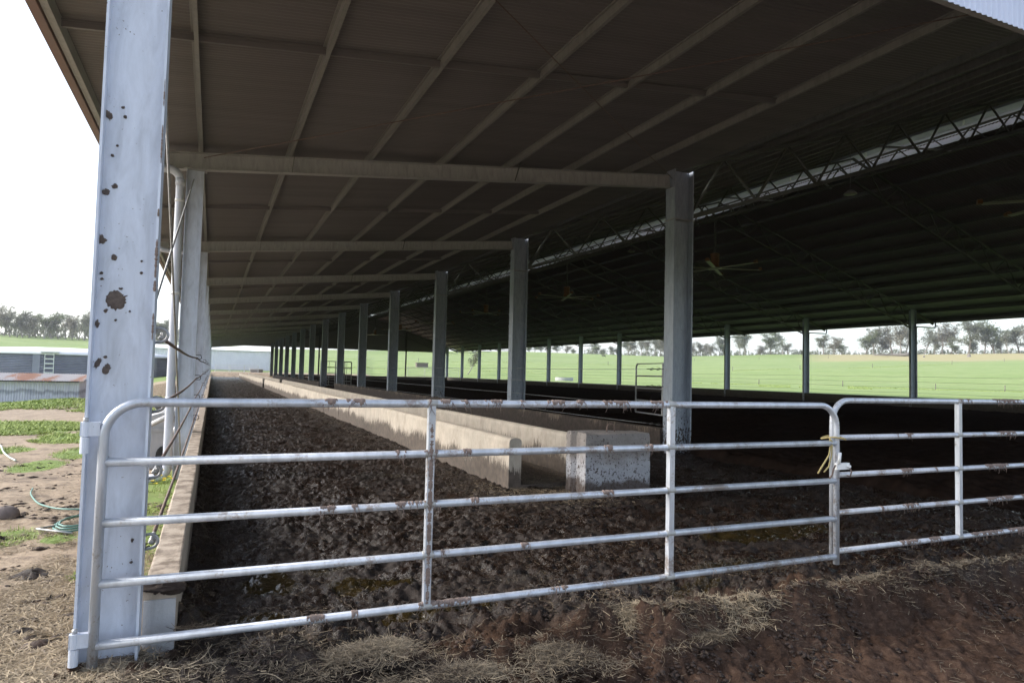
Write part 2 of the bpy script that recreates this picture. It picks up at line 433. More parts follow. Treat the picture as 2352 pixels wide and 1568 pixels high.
GRASS = [(-7, 30.3, 2.2, 3.5), (-6.2, 30.1, 2, 3), (-3.9, 25.3, 1.0, 2.2), (-3.2, 16.7, .45, 1.2), (-2.9, 19.7, .5, 1.5), (-1.85, 8.5, .25, .5), (-.72, 11.9, .32, 2.6), (-.52, 7.6, .2, 2.2), (-2.7, 42, 2.0, 3), (-1.35, 8.2, .15, .3), (-.8, 6.3, .12, .3), (-4.6, 21, .5, .9)]
def dirtmask(x, y):
    r = np.hypot(x, y); az = np.degrees(np.arctan2(x, y))
    d = 1-ss(43, 50, r+(fbm(x*.25, y*.25, 3, 11)-.5)*14)
    d = np.where(x > -.05, np.maximum(d, 1-ss(143, 160, y)), d)
    d = np.where((x > 47) & (r > 45), 0, d)
    d = np.where((az > -9) & (az < 1.5) & (r > 30) & (r < 75), np.maximum(d, .62), d)
    for cx, cy, rx, ry in GRASS:
        q = np.hypot((x-cx)/rx, (y-cy)/ry); d = np.minimum(d, np.where(q < 1.6, .1+.9*ss(.6, 1.5, q), 1))
    return d
def polar_ground():
    azs = np.concatenate([np.arange(-180, -50, 5), np.arange(-50, 2, .2), np.arange(2, 72, .35), np.arange(72, 181, 4)])
    rs = np.concatenate([np.geomspace(.4, 60, 330), np.geomspace(61, 1500, 170)])
    A, Rr = np.meshgrid(np.radians(azs), rs, indexing='ij')
    x = Rr*np.sin(A); y = Rr*np.cos(A); z = terr(x, y)
    dm = dirtmask(x, y)
    near = 1-ss(25, 45, Rr)
    z = z+near*((fbm(x*2.2, y*2.2, 4, 3)-.5)*.07+(fbm(x*11, y*11, 3, 9)-.5)*.03)*(x < .2)
    az = np.degrees(A)
    # tussocky rise of grass in front of the rusty shed
    z = z+np.exp(-((y-53)/5)**2)*.8*ss(-14, -8, x)*fbm(x*.3, y*.3, 3, 2)*(x < -2)
    fld = ss(2, 8, az)*ss(50, 60, Rr)
    band = fbm(az*.09+Rr*.004, Rr*.012, 3, 21)
    pale = fld*ss(.22, .55, band+.25-.35*ss(380, 470, Rr))*(1-.75*ss(95, 60, Rr))
    yel = ss(46, 50, az)*ss(395, 430, Rr+fbm(az*.4, Rr*.02, 3, 8)*30)*.85
    V = np.stack([x, y, z], -1).reshape(-1, 3)
    o = mesh_obj('ground', V, grid_faces(len(azs), len(rs))[:, ::-1], M['ground'], smooth=True,
                 attrs=dict(dirt=dm.ravel(), pale=pale.ravel(), yellow=yel.ravel()))
    tag(o, kind='structure', label='bare dirt yard running into rolling green pasture')
polar_ground()

# far range, the blue of distance put into its colour
xs = np.radians(np.linspace(-70, 95, 200)); rr = 3200
h = 95+120*fbm(np.degrees(xs)*.11, xs*0, 4, 31)-20
h = 26+h*.55*ss(.30, .75, fbm(np.degrees(xs)*.06, xs*0+4, 2, 40))
V = []; 
for k, (a, hh) in enumerate(zip(xs, h)):
    s_, c_ = math.sin(a), math.cos(a)
    V += [(rr*s_, rr*c_, -40), ((rr+500)*s_, (rr+500)*c_, hh), ((rr+1400)*s_, (rr+1400)*c_, -40)]
a = np.arange(600).reshape(200, 3)
F = np.concatenate([np.stack([a[:-1, j], a[1:, j], a[1:, j+1], a[:-1, j+1]], 1) for j in (0, 1)])
tag(mesh_obj('hills', V, F, M['hills'], smooth=True), kind='structure', label='distant hills tinted haze-blue')

# ------------------------------------------------------------------ manure floor of the feed lane and apron
def floor_z(x, y):
    b = np.interp(y, [0, 2.6, 3.35, 3.62, 4.0, 5, 7, 9, 140], [.02, .06, .11, .20, .17, .10, .03, 0, 0])
    ridge = np.exp(-((y-3.66)/.16)**2)*ss(1.2, 2.6, x)*.16
    leftup = ss(1.4, -.2, x)*np.interp(y, [0, 2.5, 3.6, 4.4, 6], [.30, .24, .17, .16, 0])
    return b+ridge+leftup
def manure_floor():
    xs = np.concatenate([np.arange(-.62, 5, .024), np.arange(5, 10.68, .04)])
    ys = [.4]
    while ys[-1] < 136: ys.append(ys[-1]+(.024 if ys[-1] < 9 else .003*ys[-1]))
    ys = np.array(ys)
    X, Y = np.meshgrid(xs, ys, indexing='ij')
    z = floor_z(X, Y)
    wy = Y+(fbm(X*.9, Y*.9, 3, 60)-.5)*.5
    z = floor_z(X, wy)
    lane = ss(3.6, 4.6, Y)
    tramp = fbm(X*3.5, Y*3.5, 3, 1); n2 = fbm(X*15, Y*15, 4, 4, .72)
    hoof = np.abs(fbm(X*4.2, Y*4.2, 2, 14)-.5)*2
    z = z+(tramp-.5)*(.05+.05*lane)+(n2-.5)*(.06+.06*lane)-lane*np.clip(.14-hoof, 0, 1)*.22
    cl = ss(3.0, 3.4, Y)*(1-ss(4.3, 5.2, Y))
    z = z+cl*np.clip(fbm(X*2.6, Y*2.6, 4, 33)-.5, 0, 1)*.32+cl*(n2-.5)*.11+ss(4.0, 3.2, Y)*(n2-.5)*.05
    pb = np.zeros_like(X)
    for cx, cy, rx, ry, s_ in [(1.55, 4.75, .55, .22, 1), (1.3, 5.7, .5, .25, .8), (4.6, 5.0, .9, .3, .6), (2.6, 5.4, .7, .25, .5), (6.2, 6.2, 1.2, .5, 1.1), (1.0, 6.3, .35, .25, .6), (2.8, 12, 1.2, .6, .5), (1.2, 12.5, .8, .5, .5), (1.8, 19, .9, .9, .5), (.4, 4.75, .3, .35, .8), (.5, 6.0, .3, .6, .8), (1.5, 134, 3, 2, 1.2), (3.7, 4.5, .6, .2, .6)]:
        pb = np.maximum(pb, s_*(1-ss(.4, 1.3, np.hypot((X-cx)/rx, (Y-cy)/ry))))
    z = z-pb*lane*.012
    # banked manure against the kerb and against the trough wall
    z = z+.16*np.exp(-((X+.12)/.12)**2)*ss(4.1, 4.6, Y)*fbm(X*1.5, Y*1.5, 3, 3)
    z = np.where(Y > 4.08, np.where(X < -.16, -.25, z), z)
    z = np.where((X < -.18) & (Y > 3.95), -.25, z)
    dry = ss(4.25, 3.35, Y+(fbm(X*1.2, Y*1.2, 4, 17)-.5)*1.8)*ss(.0, 1.2, X)*(.35+.75*fbm(X*2.5, Y*2.5, 4, 18))
    dry = np.maximum(dry, ss(.2, -.55, X+(fbm(X*3, Y*3, 3, 44)-.5)*.5)*ss(4.3, 3.9, Y)*.8)
    V = np.stack([X, Y, z], -1).reshape(-1, 3)
    o = mesh_obj('manure_floor', V, grid_faces(len(xs), len(ys)), M['manure'], smooth=True, attrs=dict(dry=dry.ravel(), puddle=pb.ravel()))
    tag(o, kind='structure', label='wet trampled manure floor of the feed lane and apron')
manure_floor()
def bedding():
    xs = np.concatenate([np.arange(10.55, 14, .06), np.arange(14, 46.4, .3)]); ys = np.concatenate([np.arange(.4, 30, .08), np.arange(30, 138.5, .5)])
    X, Y = np.meshgrid(xs, ys, indexing='ij')
    e = ss(10.62, 10.95, X+(fbm(X*2, Y*1.2, 3, 6)-.5)*.35)
    z = -.06+e*.24*ss(5.0, 9.0, Y)+(fbm(X*3, Y*3, 4, 12)-.5)*.14+(fbm(X*9, Y*9, 3, 13)-.5)*.09+.1*ss(0, 3, 3-Y)
    V = np.stack([X, Y, z], -1).reshape(-1, 3)
    tag(mesh_obj('bedding_floor', V, grid_faces(len(xs), len(ys)), M['bedding'], smooth=True), kind='structure', label='dark compost bedding of the cattle pen')
bedding()

# ------------------------------------------------------------------ the shed
BAY = 9.65
YS = [13.6+BAY*i for i in range(14)]         # frames in view
YF = [3.95]+YS                               # with the front frame
Y0, Y1 = 3.8, 139.6
def rl(x): return 5.945+.104*x               # lean-to sheet height
def rm(x): return 7.42+.32*(x-10.55) if x < 28.4 else 7.42+.32*(46.25-x)
XR = 46.3
shed = thing('cattle_shed', 'long open-sided steel cattle shed with dark corrugated roof', 'shed', (0, 0, 0))
sh = lambda mb, n, m, sm=False: mb.build(n, M[m], shed, sm)

# columns
for i, y in enumerate(YF):
    yy = 4.0 if i == 0 else y
    mb = MB(); zb = .25 if i == 0 else -.35
    x0, x1 = (-.568, -.285) if i == 0 else (-.575, -.285)
    mb.extrude(ubprof(x1-x0, .165, .008, .012), ((x0+x1)/2, yy, zb), ((x0+x1)/2, yy, 5.45+.01), (1, 0, 0), (0, 1, 0))
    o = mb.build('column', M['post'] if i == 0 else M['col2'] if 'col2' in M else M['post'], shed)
    if i == 0: o["label"] = 'near corner column spattered with dried manure'
    cp = MB(); cp.box(((x0+x1)/2-.19, yy-.12, 5.44), ((x0+x1)/2+.19, yy+.12, 5.456)); cp.build('cap_plate', M['rafter'], o)
for i, y in enumerate(YF):
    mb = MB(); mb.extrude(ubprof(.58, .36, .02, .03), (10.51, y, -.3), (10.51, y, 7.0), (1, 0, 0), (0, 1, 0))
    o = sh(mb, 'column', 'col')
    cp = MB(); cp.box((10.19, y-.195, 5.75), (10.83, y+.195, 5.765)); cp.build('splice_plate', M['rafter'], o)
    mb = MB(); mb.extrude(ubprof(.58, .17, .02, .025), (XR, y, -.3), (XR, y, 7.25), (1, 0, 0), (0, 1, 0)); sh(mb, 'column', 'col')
    # overhanging outrigger beyond the far column, with its return pipe
    mb = MB(); mb.bar((XR+.3, y, 6.98), (48.55, y, 6.30), .1, .2); sh(mb, 'outrigger', 'truss')
    mb = MB(); mb.tube([(48.6, y-.14, 6.35), (48.6, y-.14, 6.06), (48.5, y-.14, 5.98), (46.6, y-.14, 5.98), (46.5, y-.14, 5.9), (46.5, y-.14, .9)], .055, 8); sh(mb, 'downpipe', 'pvc', True)
# lean-to rafters
ub = ubprof(.31, .165, .008, .012)
sl = math.atan(.104); du = (-math.sin(sl), 0, math.cos(sl))
for y in YF:
    mb = MB(); f = lambda x: 5.494+.155+.104*x
    mb.extrude(ub, (-1.75, y, f(-1.75)), (10.2, y, f(10.2)), du, (0, 1, 0)); o = sh(mb, 'rafter', 'rafter')
    for x in (1.25, 5.95):
        fb = MB(); fb.bar((x, y-.1, f(x)-.15), (x+.02, y-.45, f(x)+.33), .05, .006, (1, 0, 0)); fb.build('fly_brace', M['truss'], o)
# purlins of the lean-to
PX = [-.36+1.55*k for k in range(7)]
for x in PX:
    mb = MB(); mb.extrude(zprof(.13, .045), (x, Y0, rl(x)-.14), (x, Y1, rl(x)-.14), (1, 0, 0), (0, 0, 1)); sh(mb, 'purlin', 'purlin')
# eave beam, fascia and gutter
mb = MB(); mb.box((-1.80, Y0, 5.58), (-1.72, Y1, rl(-1.8)-.01)); sh(mb, 'eave_beam', 'rafter')
mb = MB(); mb.extrude([(-.10, -.12), (0, -.12), (0, .07), (-.012, .07), (-.012, -.108), (-.088, -.108), (-.088, .07), (-.1, .07)], (-1.81, Y0, 5.66), (-1.81, Y1, 5.66), (1, 0, 0), (0, 0, 1)); sh(mb, 'gutter', 'fascia')
# bridging in mid bay
for y in [Y for Y in (8.9,)]+[Yv+BAY/2 for Yv in YS[:13]]:
    mb = MB()
    mb.extrude(zprof(.085, .035), (-1.72, y, rl(-1.72)-.125), (PX[-1], y, rl(PX[-1])-.125), (0, 1, 0), du); sh(mb, 'bridging', 'roof')
# rod cross bracing of the lean-to roof
for (a, b) in (((-.3, 4.1), (10.2, 13.5)), ((10.2, 4.1), (-.3, 13.5))):
    mb = MB(); mb.tube([(a[0], a[1], rl(a[0])-.24), (b[0], b[1], rl(b[0])-.24)], .008, 6); sh(mb, 'brace_rod', 'cable')
# corrugated sheets
def corr_sheet(name, x0, x1, zf, ya, yb, pitch, amp, per, nx=2):
    ys_ = np.arange(ya, yb, pitch/per); xs_ = np.linspace(x0, x1, nx)
    X, Yg = np.meshgrid(xs_, ys_, indexing='ij')
    Z = np.vectorize(zf)(X)+amp*np.sin(2*np.pi*Yg/pitch)
    o = mesh_obj(name, np.stack([X, Yg, Z], -1).reshape(-1, 3), grid_faces(nx, len(ys_)), M['roof'], shed, smooth=True); return o
lt = corr_sheet('roof', -1.95, 10.62, rl, Y0-.1, 56, .076, .0085, 8)
corr_sheet('roof', -1.95, 10.62, lambda x: rl(x)+.01, 55.9, Y1, .30, .010, 6)
mr = corr_sheet('roof', 10.4, 27.6, rm, Y0-.1, 46, .076, .0085, 6)
corr_sheet('roof', 10.4, 27.6, lambda x: rm(x)+.01, 45.9, Y1, .30, .010, 6)
corr_sheet('roof', 29.4, 48.7, rm, Y0-.1, Y1, .15, .010, 6)
# main purlins
for k in range(12):
    x = 10.95+1.55*k
    if x > 27.55: continue
    mb = MB(); mb.extrude(zprof(.16, .055), (x, Y0, rm(x)-.185), (x, Y1, rm(x)-.185), (1, 0, 0), (0, 0, 1)); sh(mb, 'purlin', 'purlin')
for k in range(13):
    x = 48.45-1.53*k
    mb = MB(); mb.extrude(zprof(.20, .06), (x, Y0, rm(x)-.225), (x, Y1, rm(x)-.225), (-1, 0, 0), (0, 0, 1)); sh(mb, 'purlin', 'shadedpurlin')
mb = MB(); mb.box((48.55, Y0, 6.35), (48.70, Y1, 6.62)); sh(mb, 'gutter', 'purlin')
# trusses
def truss(y):
    mb = MB()
    for sgn, xa in ((1, 10.8), (-1, 46.0)):
        top = lambda x: rm(x)-.31; bot = lambda x: rm(x)-1.62+.012*abs(x-xa)
        xm = 28.4
        xs_ = [xa+(xm-xa)*k/8 for k in range(9)]
        mb.bar((xa, y, top(xa)), (xm, y, 7.42+.32*17.85-.31), .1, .09); mb.bar((xa, y, bot(xa)), (xm, y, 7.42+.32*17.85-1.40), .1, .1)
        for k in range(8):
            a, b = xs_[k], xs_[k+1]; m_ = (a+b)/2
            mb.bar((a, y, bot(a)), (m_, y, top(m_)), .05, .05); mb.bar((m_, y, top(m_)), (b-.001*sgn, y, bot(b-.001*sgn)), .05, .05)
    return mb
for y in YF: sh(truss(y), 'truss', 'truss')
# ridge girder
mb = MB()
for z in (11.75, 12.55): mb.bar((28.4, Y0+.2, z), (28.4, Y1-.2, z), .08, .08)
sh(mb, 'ridge_chord', 'truss')
for y in YS[:12]:
    mb = MB()
    for k in range(6):
        a = y+BAY*k/6; mb.bar((28.4, a, 11.75), (28.4, a+BAY/12, 12.55), .05, .05); mb.bar((28.4, a+BAY/12, 12.55), (28.4, a+BAY/6, 11.75), .05, .05)
    sh(mb, 'ridge_lattice', 'truss')
for y in YF[:8]:
    for a, b in (((26.9, y, rm(26.9)-1.5), (28.4, y+2.2, 12.5)), ((28.4, y+4.8, 11.8), (25.8, y+6.4, rm(25.8)-.25))):
        mb = MB(); mb.tube([a, b], .05, 8); sh(mb, 'ridge_strut', 'rod', True)
# raised ridge vent
vc = corr_sheet('ridge_cap', 26.4, 32.2, lambda x: 13.72-.20*abs(x-28.8), Y0, Y1, .30, .012, 6, 3)
vc.data.materials[0] = M['white']
for x in (27.5, 29.5):
    mb = MB(); mb.box((x-.03, Y0, rm(x)-.24), (x+.03, Y1, rm(x)+(.06 if x < 28 else .34))); sh(mb, 'vent_upstand', 'clad')
for y in np.arange(Y0+.3, Y1, BAY/4):
    mb = MB(); mb.bar((27.5, y, rm(27.5)+.05), (27.5, y, 13.40), .05, .05); mb.bar((29.5, y, rm(29.5)+.05), (29.5, y, 13.46), .05, .05); mb.bar((27.5, y, 13.36), (29.5, y, 13.36), .05, .05, (0, 1, 0)); sh(mb, 'vent_bracket', 'white')
# gable cladding front and far end
def gable(y, zb, name):
    seg = []
    xs_ = np.arange(-.6, 46.6, .019)
    ph = (xs_/.076) % 1.0
    off = .009*np.cos(2*np.pi*ph)
    top = np.array([rl(x) if x < 10.45 else (rm(x) if not 27.6 < x < 29.9 else 12.85) for x in xs_])-.02
    V = np.concatenate([np.stack([xs_, y+off, np.full_like(xs_, zb)], 1), np.stack([xs_, y+off, top], 1)])
    n = len(xs_); i = np.arange(n-1)
    return mesh_obj(name, V, np.stack([i, i+1, i+1+n, i+n], 1), M['clad'], shed, smooth=True)
gable(3.70, 5.155, 'gable_cladding'); gable(139.5, 6.05, 'gable_cladding').data.materials[0] = M['roof']  # far end takes the darker roof colour to paint in its inside shade
mb = MB(); mb.box((-.55, 3.74, 5.19), (46.3, 3.80, 5.32)); sh(mb, 'gable_girt', 'rafter')
for x in (19.4, 28.4, 37.2):
    mb = MB(); mb.extrude(ubprof(.3, .16, .01, .012), (x, 139.2, -.2), (x, 139.2, 10.0), (1, 0, 0), (0, 1, 0)); sh(mb, 'end_post', 'truss')
# cross bracing rods of the near left bay, downpipes
for a, b in (((-.45, 13.5, 5.25), (-.45, 4.15, 1.55)), ((-.45, 4.15, 5.2), (-.45, 13.48, .15))):
    mb = MB(); mb.tube([a, b], .011, 8); sh(mb, 'brace_rod', 'rod', True)
def arc(c, r_, a0, a1, ux, uz, n=6):
    return [Vector(c)+Vector(ux)*r_*math.cos(a0+(a1-a0)*k/n)+Vector(uz)*r_*math.sin(a0+(a1-a0)*k/n) for k in range(n+1)]
for y, zt in ((13.25, 5.22), (22.9, 5.22), (42.2, 5.22)):
    x = -.655
    p = [(-1.75, y, zt+.2), (-1.5, y, zt+.12)]+arc((x-.2, y, zt-.1), .2, R(80), 0, (1, 0, 0), (0, 0, 1))+[(x, y, 3)]+[(x, y, .1)]+arc((x-.16, y, .06), .16, 0, R(-85), (1, 0, 0), (0, 0, 1))+[(x-.3, y-.02, -.10)]
    mb = MB(); mb.tube(p, .072, 14); o = sh(mb, 'downpipe', 'pvc', True)
    for z in (4.75, 3.1, 1.25):
        c = MB(); c.tube([(x, y, z), (x, y, z+.05)], .08, 14); c.build('pipe_clip', M['white'], o, True)
    c = MB(); c.tube([(x, y, zt-.18), (x, y, zt-.05)], .081, 14); c.build('pipe_joint', M['pvc'], o, True)

# mud splats on the near column
def splat(mb, x, z, s_, y=3.995, asp=1.0, tilt=0, seed=0):
    n = 48; rg = np.random.default_rng(seed)
    rad = s_*(1+.15*np.interp(np.arange(n), np.arange(0, n+1, 6), rg.normal(0, 1, n//6+1))+.09*rg.normal(0, 1, n)+.3*(rg.uniform(0, 1, n) < .06))
    rad = np.clip(rad, s_*.6, s_*1.5); rad[-1] = rad[0]*.5+rad[-2]*.5
    an = np.arange(n)*2*np.pi/n; V = []
    for f_, t_ in ((1.0, 0.0), (.82, .004), (.4, .006)):
        px = rad*f_*np.cos(an); pz = rad*f_*np.sin(an)*asp
        cx = px*math.cos(tilt)-pz*math.sin(tilt); cz = px*math.sin(tilt)+pz*math.cos(tilt)
        V += [(x+a_, y-t_-rg.uniform(0, .0015)*(f_ < 1), z+b_) for a_, b_ in zip(cx, cz)]
    V.append((x, y-.006, z))
    F = [(r0*n+k, r0*n+(k+1) % n, (r0+1)*n+(k+1) % n, (r0+1)*n+k) for r0 in (0, 1) for k in range(n)]+[(2*n+k, 2*n+(k+1) % n, 3*n) for k in range(n)]
    mb.add(V, F)
mb = MB()
SP = [(-.47, 2.184, .048, .85, .2), (-.540, 2.734, .017, 1, 0), (-.500, 2.771, .012, 1.1, .3), (-.545, 2.485, .017, 1.5, 0), (-.487, 2.398, .015, 1, 0), (-.545, 3.138, .016, 1.9, .6), (-.482, 3.187, .007, 1, 0), (-.471, 3.140, .009, 1, 0), (-.519, 2.928, .009, 1, 0), (-.498, 2.982, .006, 1, 0), (-.532, 1.858, .013, 2.0, -.5), (-.497, 1.823, .017, 1.5, -.2), (-.502, 1.885, .008, 1, 0), (-.545, 2.055, .009, 2, 0), (-.540, 2.316, .008, 1, 0), (-.511, 2.123, .008, 1.5, -.6), (-.359, 2.329, .007, 1, 0), (-.362, 2.391, .006, 1, 0), (-.535, 2.285, .007, 1, 0), (-.466, 2.077, .006, 1, 0), (-.404, 2.125, .005, 1, 0), (-.45, 2.24, .009, .7, 0), (-.40, 1.65, .006, 1, 0), (-.49, 1.5, .006, 1.8, 0), (-.34, .95, .007, 1.6, 0), (-.34, .84, .007, 1, 0), (-.47, 1.38, .008, .6, 0)]
col0 = [o for o in shed.children if o.get("label", "").startswith("near corner")][0]
for k, (x, z, s_, asp, tl) in enumerate(SP):
    mb = MB(); splat(mb, x, z, s_, asp=asp, tilt=tl, seed=k); mb.build('mud_splat', M['mudgrey'], col0)
# mud smeared along the edge of its right flange
for z0, z1, t_ in ((2.30, 2.50, .008), (2.23, 2.29, .01), (1.98, 2.12, .006), (2.9, 3.1, .004), (3.2, 3.35, .003), (2.62, 2.66, .006)):
    mb = MB(); zs = np.arange(z0, z1, .008); pts = [(-.289, 3.915-.002*rng.uniform(), z) for z in zs]
    mb.tube(pts, [max(.001, t_*(.4+rng.uniform())*math.sin(math.pi*(k+.5)/len(pts))**.4) for k in range(len(pts))], 6); mb.build('mud_smear', M['mud'], col0)

def blob(c, s_, seed, flat=.5, n=14, m=9, rough=.45):
    V = []; F = []
    for i in range(m+1):
        th = math.pi*i/m
        for k in range(n):
            ph = 2*math.pi*k/n
            d = 1+rough*2*(float(fbm(np.array(math.cos(ph)*1.4+seed*5.1+math.cos(th)), np.array(math.sin(ph)*1.4+i*.35+seed), 3, seed))-.5)
            V.append((c[0]+s_[0]*d*math.sin(th)*math.cos(ph), c[1]+s_[1]*d*math.sin(th)*math.sin(ph), c[2]+s_[2]*d*math.cos(th)))
    for i in range(m):
        for k in range(n): F.append((i*n+k, i*n+(k+1) % n, (i+1)*n+(k+1) % n, (i+1)*n+k)[::-1])
    return V, F

# ------------------------------------------------------------------ kerb, walls, troughs
def rough_box(name, a, b, mat, parent=None, step=.25, amp=.006, seed=0, bevel=.015):
    """long concrete bar along Y with rounded edges and a slightly uneven surface"""
    x0, y0, z0 = a; x1, y1, z1 = b; e = bevel
    prof = [(x0, z0), (x0, z1-e), (x0+e*.3, z1-e*.3), (x0+e, z1), (x1-e, z1), (x1-e*.3, z1-e*.3), (x1, z1-e), (x1, z0)]
    ys_ = np.arange(y0, y1+step*.5, step); ys_[-1] = y1; n = len(prof); V = []
    for i, y in enumerate(ys_):
        for j, (px, pz) in enumerate(prof):
            q = (vn(np.array(y*1.7+j*13.1), np.array(j*3.3), seed)-.5)*amp*2
            V.append((px+float(q), y, pz+float((vn(np.array(y*2.3+j*7), np.array(5.), seed+1)-.5)*amp)))
    F = [(i*n+j, (i+1)*n+j, (i+1)*n+j+1, i*n+j+1) for i in range(len(ys_)-1) for j in range(n-1)]
    F += [tuple(range(n)), tuple((len(ys_)-1)*n+k for k in range(n-1, -1, -1))]
    return mesh_obj(name, V, F, mat, parent)
o = rough_box('concrete_kerb', (-.285, 4.12, -.4), (-.125, 135, .67), M['kerb'], step=.2, amp=.004, bevel=.012)
mb = MB(); mb.box((-.283, 4.108, .2), (-.128, 4.119, .60)); mb.build('end_face', M['lightconc'], o)
v, f = blob((-.195, 4.125, .655), (.10, .03, .028), 77, rough=.9, n=40, m=18); mesh_obj('mud_cap', v, f, M['crumb'], o, smooth=True)
tag(o, 'long narrow beige concrete kerb beside the left row of columns', 'kerb')
o = rough_box('low_wall', (10.15, 13.8, -.2), (10.36, 62.6, .60), M['lowwall'], step=.3, amp=.012, bevel=.03, seed=3)
tag(o, 'mud-caked low concrete wall between the feed trough and the pen, starting at the near centre column', 'wall')
o = rough_box('low_wall', (10.15, 72.2, -.2), (10.36, 131, .56), M['lowwall'], step=.5, amp=.012, bevel=.03, seed=5)
tag(o, 'far stretch of mud-caked low wall beyond the gap by the small pen gates', 'wall')
o = rough_box('retaining_wall', (46.15, 3.9, -.4), (46.55, 139, .85), M['darkwall'], step=1.0, amp=.01, bevel=.02, seed=6)
tag(o, 'dark concrete retaining wall along the far right side of the pen', 'wall')
o = rough_box('retaining_wall', (10.9, 138.4, -.4), (46.1, 138.8, .75), M['darkwall'], step=.4, amp=.004, bevel=.02, seed=8)
tag(o, 'dark concrete wall closing the far end of the pen below the pasture', 'wall')

ordn = ['first', 'second', 'third', 'fourth', 'fifth', 'sixth', 'seventh', 'eighth', 'ninth', 'tenth', 'eleventh', 'twelfth', 'thirteenth', 'fourteenth', 'fifteenth', 'sixteenth', 'seventeenth', 'eighteenth', 'nineteenth', 'twentieth']
def wall_prof(x0, x1, z0, z1, r_):
    return [(x0, z0), (x0, z1-r_)]+[(x0+r_-r_*math.cos(t_), z1-r_+r_*math.sin(t_)) for t_ in (R(30), R(60), R(90))]+[(x1-r_+r_*math.cos(t_), z1-r_+r_*math.sin(t_)) for t_ in (R(90), R(60), R(30))]+[(x1, z1-r_), (x1, z0)]
def trough(y0, y1, label):
    t = thing('feed_trough', label, 'feed trough', (5.25, y0, 0), 'precast concrete feed trough sections')
    for x0, x1, z1, yo in ((4.42, 4.64, .81, 0), (5.98, 6.16, .79, .25)):
        mb = MB(); mb.extrude(wall_prof(x0, x1, -.1, z1+rng.uniform(-.008, .008), .07), (0, y0+yo, 0), (0, y1-.014+yo, 0), (1, 0, 0), (0, 0, 1)); o = mb.build('trough_wall', M['trough'], t)
        o.data.polygons.foreach_set("use_smooth", [False]*len(o.data.polygons))
    mb = MB(); mb.box((4.64, y0+.02, -.1), (5.98, y1, .06)); mb.build('trough_floor', M['trough'], t)
L1 = [10+8.0*k for k in range(8)]
for k in range(7):
    trough(L1[k], L1[k+1], 'nearest concrete feed trough section, its open end beside the square block' if k == 0 else f'{ordn[k]} concrete feed trough section back from the square block, stained with mud')
L2 = [68.5+7.8*k for k in range(9)]
for k in range(8):
    trough(L2[k], L2[k+1], f'{ordn[k]} concrete trough section of the far run, counted back from the gap')

# square concrete block with keyed side and lifting loop
def block():
    t = thing('concrete_block', 'pale splattered square concrete block at the near end of the trough', 'concrete block', (5.85, 9.3, 0))
    P = [(5.29, 9.06), (6.45, 9.02), (6.47, 9.66), (5.30, 9.70), (5.30, 9.56), (5.38, 9.50), (5.38, 9.32), (5.31, 9.27)]
    n = len(P); zs = np.linspace(-.08, .95, 14); sub = 5; V = []; ring = []
    for i in range(n):
        a = np.array(P[i]); b = np.array(P[(i+1) % n])
        for k in range(sub): ring.append(a+(b-a)*k/sub)
    ring = np.array(ring); m = len(ring); cx = ring.mean(0)
    for zi, z in enumerate(zs):
        for k, q in enumerate(ring):
            e = .018 if zi == len(zs)-1 else 0
            d = (q-cx)/np.linalg.norm(q-cx)
            q2 = q-d*e+d*(float(vn(np.array(k*.9), np.array(zi*.9), 71))-.5)*.022
            V.append((q2[0], q2[1], z+(float(vn(np.array(k*.7), np.array(9.), 73))-.5)*.03*(zi == len(zs)-1)))
    F = [(i*m+k, i*m+(k+1) % m, (i+1)*m+(k+1) % m, (i+1)*m+k) for i in range(len(zs)-1) for k in range(m)]
    V.append((cx[0], cx[1], .955)); top = len(V)-1; b0 = (len(zs)-1)*m
    F += [(b0+k, b0+(k+1) % m, top) for k in range(m)]
    mesh_obj('body', V, F, M['blockm'], t)
    mb = MB(); c = (5.92, 9.36, .95)
    mb.tube([(5.85, 9.36, .93), (5.85, 9.36, 1.02)]+arc((5.92, 9.36, 1.02), .07, R(180), 0, (1, 0, 0), (0, 0, 1), 8)+[(5.99, 9.36, .93)], .011, 8); mb.build('lifting_loop', M['cable'], t, True)
def blockmat():
    t = NT('splattered_pale_concrete'); p = t.pos()
    f = t.noise(p, 4, 6, .6); g = t.noise(p, 60, 3)
    z = t.sep(p)[2]
    pale = t.ramp(f, [(.3, (.36, .36, .385)), (.7, (.47, .47, .49))])
    brn = t.ramp(f, [(.3, (.21, .185, .17)), (.7, (.31, .28, .26))])
    k = t.ramp(t.math('ADD', z, t.math('MULTIPLY', t.noise(p, 3, 4), .7)), [(.78, 0), (1.05, 1)])
    col = t.mix(k, pale, brn)
    sp = t.noise(t.mapv(p, (1, 1, .8)), 26, 6, .75); 
    thr = t.ramp(z, [(0, .50), (.25, .555), (.9, .60)])
    col = t.mix(t.math('GREATER_THAN', sp, t.math('ADD', thr, 0)), col, (.07, .053, .045))
    col = t.mix(t.ramp(t.math('ADD', z, t.math('MULTIPLY', f, -.35)), [(-.0, .9), (.08, 0)]), col, (.07, .05, .04))
    t.set("Base Color", col); t.set("Roughness", .9); t.bump(t.math('ADD', g, t.noise(p, 14, 6, .75)), .8, .02)
    return t.m
M['blockm'] = blockmat()
block()

